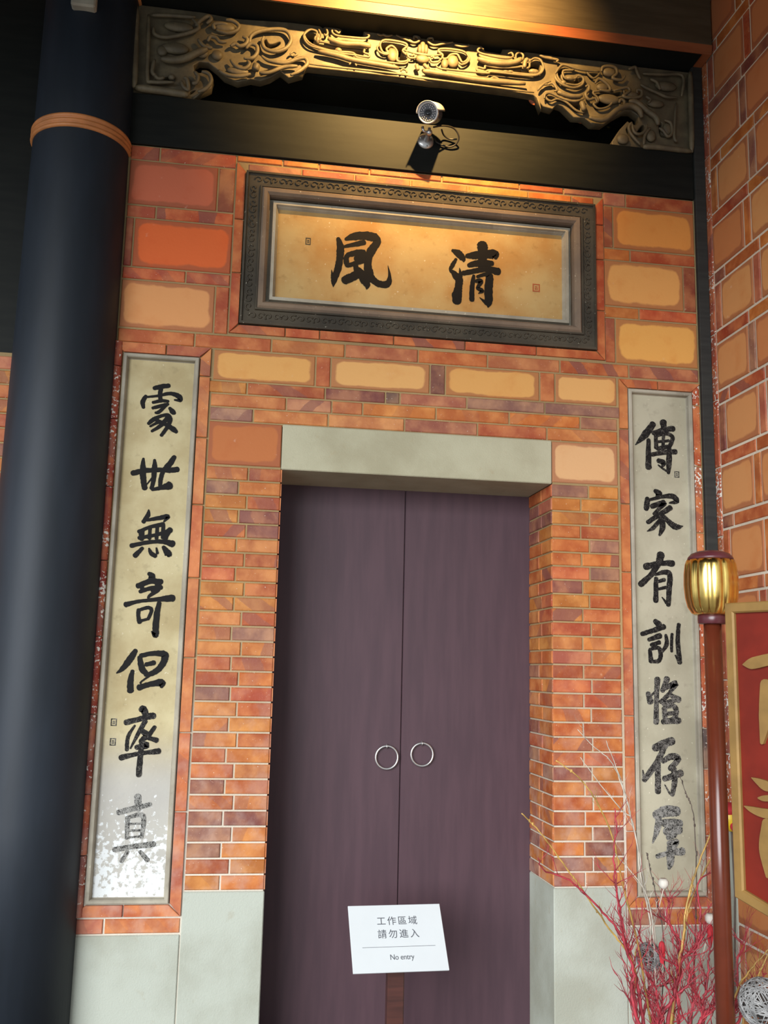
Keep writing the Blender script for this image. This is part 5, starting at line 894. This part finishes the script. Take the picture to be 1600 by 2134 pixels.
# ---------------------------------------------------------------- notice stand
sg = empty('notice_stand', (0.70, -0.164, 0.0))
sw, shh = 0.386, 0.273
SM = Matrix.Translation((0, 0, 0.567)) @ Matrix.Rotation(math.radians(1.87), 4, 'Z') @ Matrix.Rotation(math.radians(-0.25), 4, 'Y') @ Matrix.Rotation(math.radians(-39.8), 4, 'X')
nb = MB().box(-sw/2, sw/2, 0.0, 0.008, -shh/2, shh/2, 0.0015).xform(SM).build('notice_board', M['white'], sg)
def text(body, size, x, z, spacing, thin, name, mat, xscale=1.0):
    c = bpy.data.curves.new(name, 'FONT'); c.body = body; c.size = size; c.align_x = 'CENTER'; c.align_y = 'CENTER'
    c.space_character = spacing; c.extrude = 0.0004; c.offset = 0.0
    t = bpy.data.objects.new(name, c); COL.objects.link(t); bpy.context.view_layer.update()
    me = bpy.data.meshes.new_from_object(t.evaluated_get(bpy.context.evaluated_depsgraph_get()))
    bpy.data.objects.remove(t)
    me.transform(SM @ Matrix.Translation((x, -0.0006, z)) @ Matrix.Rotation(math.pi/2, 4, 'X') @ Matrix.Scale(xscale, 4, (1, 0, 0)))
    me.materials.clear(); me.materials.append(mat)
    return link(bpy.data.objects.new(name, me), nb)
text('工作區域', 0.0385, 0.004, 0.066, 1.26, -0.0006, 'lettering', M['print'])
text('請勿進入', 0.0385, 0.004, 0.012, 1.31, -0.0006, 'lettering', M['print'])
text('No entry', 0.030, 0.008, -0.080, 0.95, -0.0004, 'lettering', M['print'], 0.92)
MB().box(-0.148, 0.150, -0.0008, 0.0, -0.0385, -0.0372).xform(SM).build('ruled_line', M['print'], nb)
MB().box(-0.034, 0.034, 0.02, 0.075, 0.015, 0.54, 0.004).build('post', M['post_wood'], sg)
MB().box(-0.15, 0.15, -0.10, 0.20, 0.0, 0.02, 0.004).build('base', M['post_wood'], sg)
MB().box(-0.06, 0.06, 0.002, 0.06, 0.45, 0.56, 0.003).build('bracket', M['post_wood'], sg)
tag(sg, 'white no-entry notice board on a worn red post in front of the door', 'sign')

# ---------------------------------------------------------------- ceremonial staff with gilt melon head
stf = empty('ceremonial_staff', (1.714, -0.90, 0.0))
def lob(th, z): return 1.0 - 0.055*(abs(math.cos(th*6.0))**6) + 0.0
MB().lathe([(0.06, 1.852), (0.072, 1.858), (0.086, 1.880), (0.094, 1.915), (0.0975, 1.96), (0.0965, 2.0), (0.092, 2.035), (0.086, 2.053), (0.070, 2.056)], 96, lobe=lob).build('gilt_melon', M['gold'], stf, True)
MB().lathe([(0.083, 2.054), (0.080, 2.064), (0.068, 2.077), (0.045, 2.086), (0.015, 2.089)], 40).build('cap', M['maroon'], stf, True)
MB().lathe([(0.048, 1.820), (0.0505, 1.823), (0.0515, 1.838), (0.0505, 1.853), (0.046, 1.856)], 40).build('collar', M['maroon'], stf, True)
MB().lathe([(0.0315, 0.04), (0.0315, 1.825)], 32).build('pole', M['lacquer'], stf, True)
MB().box(-0.14, 0.14, -0.14, 0.14, 0.0, 0.045, 0.006).build('foot', M['maroon'], stf)
tag(stf, 'red lacquered staff with a ribbed gilt melon head, beside the right couplet', 'staff')

# ---------------------------------------------------------------- red placard with gilt frame
th = math.radians(66)
pc = empty('placard', (1.670, -1.1, 0.0), -th)
PW, PB, PT = 0.46, 0.865, 1.880
def octagon(i):
    return [(0.19, PB+i), (PW-0.19, PB+i), (PW-i, PB+0.055+i*0.8), (PW-i, PT-i), (i, PT-i), (i, PB+0.055+i*0.8)]
def oct_mb(i, y0, y1):
    q = octagon(i); n = len(q); v = [(x, y0, z) for x, z in q]+[(x, y1, z) for x, z in q]
    return MB().add(v, [tuple(range(n)), tuple(range(2*n-1, n-1, -1))]+[((k+1) % n, k, n+k, n+(k+1) % n) for k in range(n)])
bd = oct_mb(0.02, -0.006, 0.012).build('board', M['board_red'], pc)
v = []; f = []
prof = [(0, 0.014), (0, -0.018), (0.004, -0.022), (0.030, -0.022), (0.035, -0.016), (0.035, 0.0)]
for i, y in prof: v += [(x, y, z) for x, z in octagon(i)]
for j in range(len(prof)-1):
    for k in range(6):
        k2 = (k+1) % 6; f.append((j*6+k, j*6+k2, j*6+6+k2, j*6+6+k))
mesh('gilt_frame', v, f, M['gold_paint'], pc)
def gs(parent, strokes): return brush('character', strokes, -0.006, M['gold_paint'], parent, 0.012, 0.2, 1.0)
for st in [[[(0.0633,1.6721,0.003),(0.095,1.6752,0.0355),(0.1484,1.6863,0.038),(0.1976,1.6937,0.0375),(0.2562,1.6966,0.0398)],[(0.1483,1.6109,0.0403),(0.1416,1.5105,0.0461),(0.1246,1.4207,0.0123)],[(0.2489,1.7573,0.0428),(0.2487,1.5906,0.0421),(0.2307,1.4106,0.0357)],[(0.1533,1.6032,0.034),(0.2499,1.6131,0.0332),(0.3164,1.6073,0.0444),(0.314,1.5043,0.0411),(0.2992,1.4158,0.0292)]],[[(0.0803,1.3065,0.0025),(0.1037,1.2972,0.02),(0.1288,1.2874,0.0322),(0.1584,1.282,0.0246)],[(0.1027,1.245,0.005),(0.1268,1.2466,0.0185),(0.1855,1.2559,0.0195)],[(0.0489,1.2129,0.003),(0.0786,1.2049,0.02),(0.1245,1.1997,0.0295),(0.1829,1.2049,0.0291),(0.2935,1.2264,0.0306)],[(0.1337,1.1704,0.0388),(0.1244,1.0877,0.0505),(0.1256,1.0058,0.0118)],[(0.236,1.352,0.0384),(0.2316,1.2056,0.0408),(0.2149,1.0162,0.0317)],[(0.1425,1.1347,0.0327),(0.2337,1.1511,0.0319),(0.2991,1.1508,0.0399),(0.2955,1.0589,0.0367)]]]: gs(bd, st)
MB().lathe([(0.026, 0.0), (0.026, PB+0.02)], 20, cx=PW/2).build('pole', M['lacquer'], pc, True)
MB().box(PW/2-0.13, PW/2+0.13, -0.10, 0.10, 0.0, 0.03, 0.005).build('foot', M['maroon'], pc)
tag(pc, 'red lacquered placard with gilt frame and gilt characters at the right edge', 'placard')

# ---------------------------------------------------------------- branch arrangement
BR = {'yellow':[[(1.528,-0.6,0.365),(1.51,-0.621,0.55),(1.465,-0.643,0.635),(1.395,-0.664,0.715),(1.296,-0.686,0.844),(1.204,-0.707,0.955),(1.112,-0.729,1.066),(1.038,-0.75,1.132)],[(1.6,-0.55,0.346),(1.549,-0.564,0.624),(1.483,-0.579,0.86),(1.448,-0.593,1.003),(1.411,-0.607,1.087),(1.356,-0.621,1.178),(1.294,-0.636,1.247),(1.201,-0.65,1.309)],[(1.654,-0.6,0.361),(1.695,-0.592,0.571),(1.718,-0.583,0.643),(1.742,-0.575,0.78),(1.79,-0.567,0.902),(1.858,-0.558,1.038),(1.899,-0.55,1.116)],[(1.683,-0.55,0.344),(1.726,-0.54,0.556),(1.751,-0.53,0.67),(1.786,-0.52,0.779),(1.851,-0.51,0.885),(1.906,-0.5,0.961)],[(1.802,-0.7,0.273),(1.851,-0.71,0.482),(1.895,-0.72,0.561),(1.933,-0.73,0.608),(1.972,-0.74,0.651),(2.009,-0.75,0.679)],[(1.805,-0.75,0.291),(1.867,-0.762,0.473),(1.906,-0.775,0.566),(1.944,-0.788,0.649),(1.972,-0.8,0.7)]],'white':[[(1.667,-0.5,0.327),(1.646,-0.506,0.607),(1.626,-0.511,0.726),(1.6,-0.517,0.828),(1.58,-0.522,0.936),(1.548,-0.528,1.076),(1.521,-0.533,1.167),(1.468,-0.539,1.289),(1.388,-0.544,1.356),(1.324,-0.55,1.417)],[(1.626,-0.52,0.335),(1.608,-0.537,0.703),(1.571,-0.553,0.854),(1.536,-0.57,1.07),(1.485,-0.587,1.12),(1.377,-0.603,1.235),(1.307,-0.62,1.319)],[(1.657,-0.48,0.321),(1.64,-0.464,0.685),(1.606,-0.448,0.953),(1.582,-0.432,1.074),(1.557,-0.416,1.197),(1.498,-0.4,1.366)],[(1.632,-0.55,0.345),(1.609,-0.562,0.68),(1.574,-0.575,0.823),(1.494,-0.588,0.92),(1.444,-0.6,0.969)]],'dark':[[(1.823,-0.42,0.296),(1.847,-0.417,0.579),(1.866,-0.413,0.884),(1.866,-0.41,0.946),(1.861,-0.407,1.083),(1.834,-0.403,1.165),(1.807,-0.4,1.241)],[(1.674,-0.5,0.327),(1.687,-0.487,0.601),(1.67,-0.475,0.747),(1.651,-0.463,0.864),(1.639,-0.45,0.941)]],'red':[[(1.506,-0.65,0.382),(1.477,-0.667,0.509),(1.478,-0.683,0.568),(1.453,-0.7,0.634),(1.417,-0.717,0.711),(1.357,-0.733,0.776),(1.273,-0.75,0.858),(1.195,-0.767,0.912),(1.112,-0.783,0.943),(1.083,-0.8,0.99)],[(1.553,-0.6,0.364),(1.522,-0.607,0.523),(1.489,-0.614,0.621),(1.468,-0.621,0.68),(1.449,-0.629,0.796),(1.429,-0.636,0.929),(1.435,-0.643,1.046),(1.433,-0.65,1.135)],[(1.627,-0.6,0.315),(1.644,-0.594,0.36),(1.679,-0.589,0.478),(1.706,-0.583,0.571),(1.749,-0.578,0.607),(1.787,-0.572,0.643),(1.798,-0.567,0.7),(1.801,-0.561,0.765),(1.798,-0.556,0.854),(1.864,-0.55,0.885)],[(1.64,-0.58,0.308),(1.665,-0.569,0.378),(1.703,-0.557,0.487),(1.729,-0.546,0.599),(1.702,-0.534,0.674),(1.682,-0.523,0.718),(1.702,-0.511,0.775),(1.703,-0.5,0.784)],[(1.56,-0.62,0.324),(1.581,-0.631,0.374),(1.61,-0.643,0.423),(1.64,-0.654,0.47),(1.657,-0.666,0.539),(1.64,-0.677,0.587),(1.586,-0.689,0.618),(1.573,-0.7,0.658)],[(1.716,-0.6,0.313),(1.734,-0.583,0.354),(1.761,-0.567,0.413),(1.776,-0.55,0.483),(1.782,-0.533,0.555),(1.805,-0.517,0.605),(1.852,-0.5,0.687)],[(1.755,-0.65,0.329),(1.759,-0.64,0.436),(1.787,-0.63,0.496),(1.8,-0.62,0.579),(1.811,-0.61,0.634),(1.836,-0.6,0.711)],[(1.688,-0.7,0.33),(1.72,-0.69,0.39),(1.747,-0.68,0.42),(1.786,-0.67,0.449),(1.81,-0.66,0.493),(1.839,-0.65,0.568)],[(1.556,-0.55,0.281),(1.569,-0.543,0.345),(1.587,-0.536,0.434),(1.613,-0.529,0.481),(1.596,-0.521,0.536),(1.596,-0.514,0.592),(1.579,-0.507,0.661),(1.597,-0.5,0.773)],[(1.518,-0.6,0.3),(1.521,-0.606,0.368),(1.508,-0.613,0.471),(1.498,-0.619,0.521),(1.5,-0.625,0.568),(1.482,-0.631,0.608),(1.46,-0.637,0.681),(1.436,-0.644,0.8),(1.43,-0.65,0.934)],[(1.637,-0.5,0.261),(1.636,-0.49,0.353),(1.62,-0.48,0.416),(1.656,-0.47,0.45),(1.696,-0.46,0.458),(1.68,-0.45,0.514)],[(1.766,-0.75,0.346),(1.841,-0.738,0.403),(1.883,-0.725,0.464),(1.93,-0.712,0.499),(1.982,-0.7,0.561)],[(1.649,-0.66,0.317),(1.653,-0.676,0.414),(1.643,-0.692,0.492),(1.674,-0.708,0.533),(1.677,-0.724,0.611),(1.722,-0.74,0.703)],[(1.574,-0.68,0.327),(1.573,-0.698,0.423),(1.554,-0.715,0.473),(1.539,-0.733,0.525),(1.508,-0.75,0.568)],[(1.761,-0.72,0.335),(1.843,-0.696,0.415),(1.888,-0.672,0.48),(1.897,-0.648,0.585),(1.942,-0.624,0.635),(1.922,-0.6,0.664)]]}
ORN = {'ball1':(1.61,-0.52,0.574),'ball2':(1.828,-0.95,0.539),'cot1':(1.683,-0.5,0.836),'cot2':(1.822,-0.6,0.729),'bird1':(1.82,-0.6,0.673),'bird2':(1.599,-0.66,0.632),'yellow':(2.054,-0.35,1.059)}
vs_ = empty('vase', (1.68, -0.60, 0.0))
MB().lathe([(0.09, 0.0), (0.12, 0.02), (0.145, 0.08), (0.13, 0.135), (0.105, 0.155), (0.115, 0.165), (0.102, 0.165), (0.095, 0.15)], 32).build('body', M['vase'], vs_, True)
MB().lathe([(0.098, 0.148), (0.098, 0.155)], 24).build('gravel', M['dark_twig'], vs_)
tag(vs_, 'low brown stoneware vase on the floor holding the dried branches', 'vase')

def branch(name, pts, r0_, r1_, mat, seed, twigs, tl, label, group, wob=0.006, buds=0):
    r2 = random.Random(seed); mb = MB()
    vx, vy = 1.68+r2.uniform(-.07, .07), -0.60+r2.uniform(-.07, .07)
    pts = [(vx, vy, 0.12)] + [p for p in pts if p[2] > 0.17]
    q = spline(pts, 6)
    q = [(p[0]+r2.uniform(-wob, wob), p[1]+r2.uniform(-wob, wob), p[2]+r2.uniform(-wob, wob)*.5) for p in q]
    n = len(q)
    mb.tube(q, [r0_+(r1_-r0_)*i/(n-1) for i in range(n)], 6)
    def side(p, d, L, r, depth):
        a = [Vector(p)]; dd = Vector(d)
        for k in range(5):
            dd = (dd+Vector((r2.uniform(-.35, .35), r2.uniform(-.3, .3), r2.uniform(-.1, .35)))).normalized()
            a.append(a[-1]+dd*L/5)
        a = [p_ if p_.z > 0.2 else Vector((p_.x, p_.y, 0.2)) for p_ in a]
        mb.tube(a, [r*(1-0.8*i/5) for i in range(6)], 4)
        if depth > 0:
            for k in (1, 2, 3, 4):
                if r2.random() < 0.75: side(a[k], dd+Vector((r2.uniform(-1, 1), r2.uniform(-.5, .5), r2.uniform(-.2, .6))), L*r2.uniform(.3, .6), r*.6, depth-1)
    for _ in range(twigs):
        i = r2.randrange(max(2, n//5), n-1)
        t = Vector(q[i])-Vector(q[i-1])
        if q[i][2] < 0.22: continue
        d = t.normalized()+Vector((r2.uniform(-1, 1), r2.uniform(-.6, .6), r2.uniform(-.3, .5)))
        side(q[i], d.normalized(), tl*r2.uniform(.5, 1.1), (r0_+(r1_-r0_)*i/(n-1))*.55, 1)
    for _ in range(buds):
        i = r2.randrange(n//3, n-1); p = q[i]
        mb.ball((p[0]+r2.uniform(-.003, .003), p[1], p[2]), 0.0035, 0.0035, 0.007, 6, 4)
    o = mb.build(name, mat, None, True)
    return tag(o, label, 'branch', group)
k = 0
redlab = 'red-dyed dried branch with fine forking twigs in the vase cluster'
for i, p in enumerate(BR['red']):
    lab = 'red-dyed branch reaching furthest left, low over the stone block' if i == 0 else redlab
    branch('red_branch', p, 0.0095 if i in (2, 3, 4, 7) else 0.007, 0.0022, M['red_twig'], 40+i, 20 if i else 3, 0.14, lab, 'red-dyed branches' if i else None, 0.004)
ylab = ['yellow willow twig reaching furthest left across the door edge', 'yellow willow twig arching to the upper left over the brick jamb', 'thick yellow willow stem crossing the foot of the right couplet', 'second yellow willow stem beside the thick one at the right couplet', 'yellow willow twig rising to the right behind the red staff', 'yellow willow twig at the far right below the placard']
for i, p in enumerate(BR['yellow']):
    branch('willow_twig', p, 0.0065 if i in (2, 3) else 0.0045, 0.0022, M['yellow_twig'], 70+i, 2, 0.08, ylab[i], None, 0.002, 6)
for i, p in enumerate(BR['white']):
    branch('bleached_twig', p, 0.0042, 0.0014, M['white_twig'], 90+i, 3, 0.10, 'thin bleached twig leaning left in the branch cluster', 'bleached twigs', 0.002)
dl = ['dark budded twig rising in front of the right couplet', 'dark bare twig at the foot of the right couplet']
for i, p in enumerate(BR['dark']):
    branch('dark_twig', p, 0.0032, 0.0012, M['dark_twig'], 110+i, 2, 0.05, dl[i], None, 0.002, 16)
def rattan(name, c, R, n, label):
    r2 = random.Random(int(R*1000)); mb = MB()
    for _ in range(n):
        a = Vector((r2.gauss(0, 1), r2.gauss(0, 1), r2.gauss(0, 1))).normalized(); b = a.orthogonal().normalized(); d = a.cross(b)
        h = r2.uniform(-.45, .45)*R; rr = math.sqrt(R*R-h*h)*r2.uniform(.93, 1.0)
        mb.tube([a*h+(b*math.cos(t)+d*math.sin(t))*rr for t in [2*math.pi*k/18 for k in range(19)]], R*0.028, 4, False)
    o = mb.build('strands', M['rattan'], None, True)
    e = empty(name, c); o.parent = e
    MB().ball((0, 0, 0), R*.5, R*.5, R*.5, 10, 8).build('core', M['dark_twig'], e, True)
    return tag(e, label, 'ball', 'woven rattan balls')
rattan('rattan_ball', ORN['ball1'], 0.052, 34, 'small grey woven rattan ball among the red branches')
rattan('rattan_ball', ORN['ball2'], 0.082, 60, 'large grey woven rattan ball at the lower right corner')
for kk, lab in (('cot1', 'round white pod in front of the foot of the right couplet'), ('cot2', 'round white pod just left of the red staff')):
    x, y, zc = ORN[kk]; e = empty('white_pod', (x, y, zc)); R = 0.021
    MB().lathe([(0.002, -R), (R*.6, -R*.85), (R, -R*.2), (R*.95, R*.4), (R*.6, R*.85), (R*.15, R*.72)], 20, lobe=lambda t, z: 1-0.05*abs(math.cos(t*5))).build('pod', M['cotton'], e, True)
    MB().tube([(0, 0, -R), (-0.01, 0.01, -R-.05), (-0.04, 0.02, -R-.16)], 0.002, 5).build('stalk', M['white_twig'], e)
    tag(e, lab, 'pod', 'white seed pods')
for kk, lab in (('bird1', 'small red felt ornament clipped below the white pod by the staff'), ('bird2', 'small red felt ornament beside the small rattan ball')):
    x, y, zc = ORN[kk]; e = empty('felt_ornament', (x, y, zc))
    MB().ball((0, 0, 0.012), 0.013, 0.012, 0.024).build('body', M['red_felt'], e, True)
    MB().add([(-.012, -.004, -.005), (.012, -.004, -.005), (.004, 0, -.045), (-.008, 0, -.04), (-.012, .004, -.005), (.012, .004, -.005)], [(0, 3, 2, 1), (4, 5, 2, 3), (0, 1, 5, 4), (1, 2, 5), (0, 4, 3)]).build('tail', M['red_felt'], e)
    tag(e, lab, 'ornament', 'red felt ornaments')
x, y, zc = ORN['yellow']; e = empty('silk_ornament', (x, y, zc))
MB().ball((0, 0, 0), 0.055, 0.05, 0.055, 20, 14).build('yellow_body', M['yellow_glaze'], e, True)
MB().ball((-0.012, -0.01, 0.036), 0.050, 0.046, 0.028, 18, 10).build('red_cap', M['red_felt'], e, True)
MB().ball((-0.005, -0.040, -0.028), 0.022, 0.014, 0.022, 14, 8).build('red_spot', M['red_felt'], e, True)
MB().tube([(0.0, 0.0, -0.05), (0.01, 0.01, -0.30), (0.0, 0.05, -1.055+zc*0+0.0)], 0.004, 6).build('wire', M['dark_twig'], e)
tag(e, 'red and yellow silk ornament between the red staff and the placard', 'ornament')
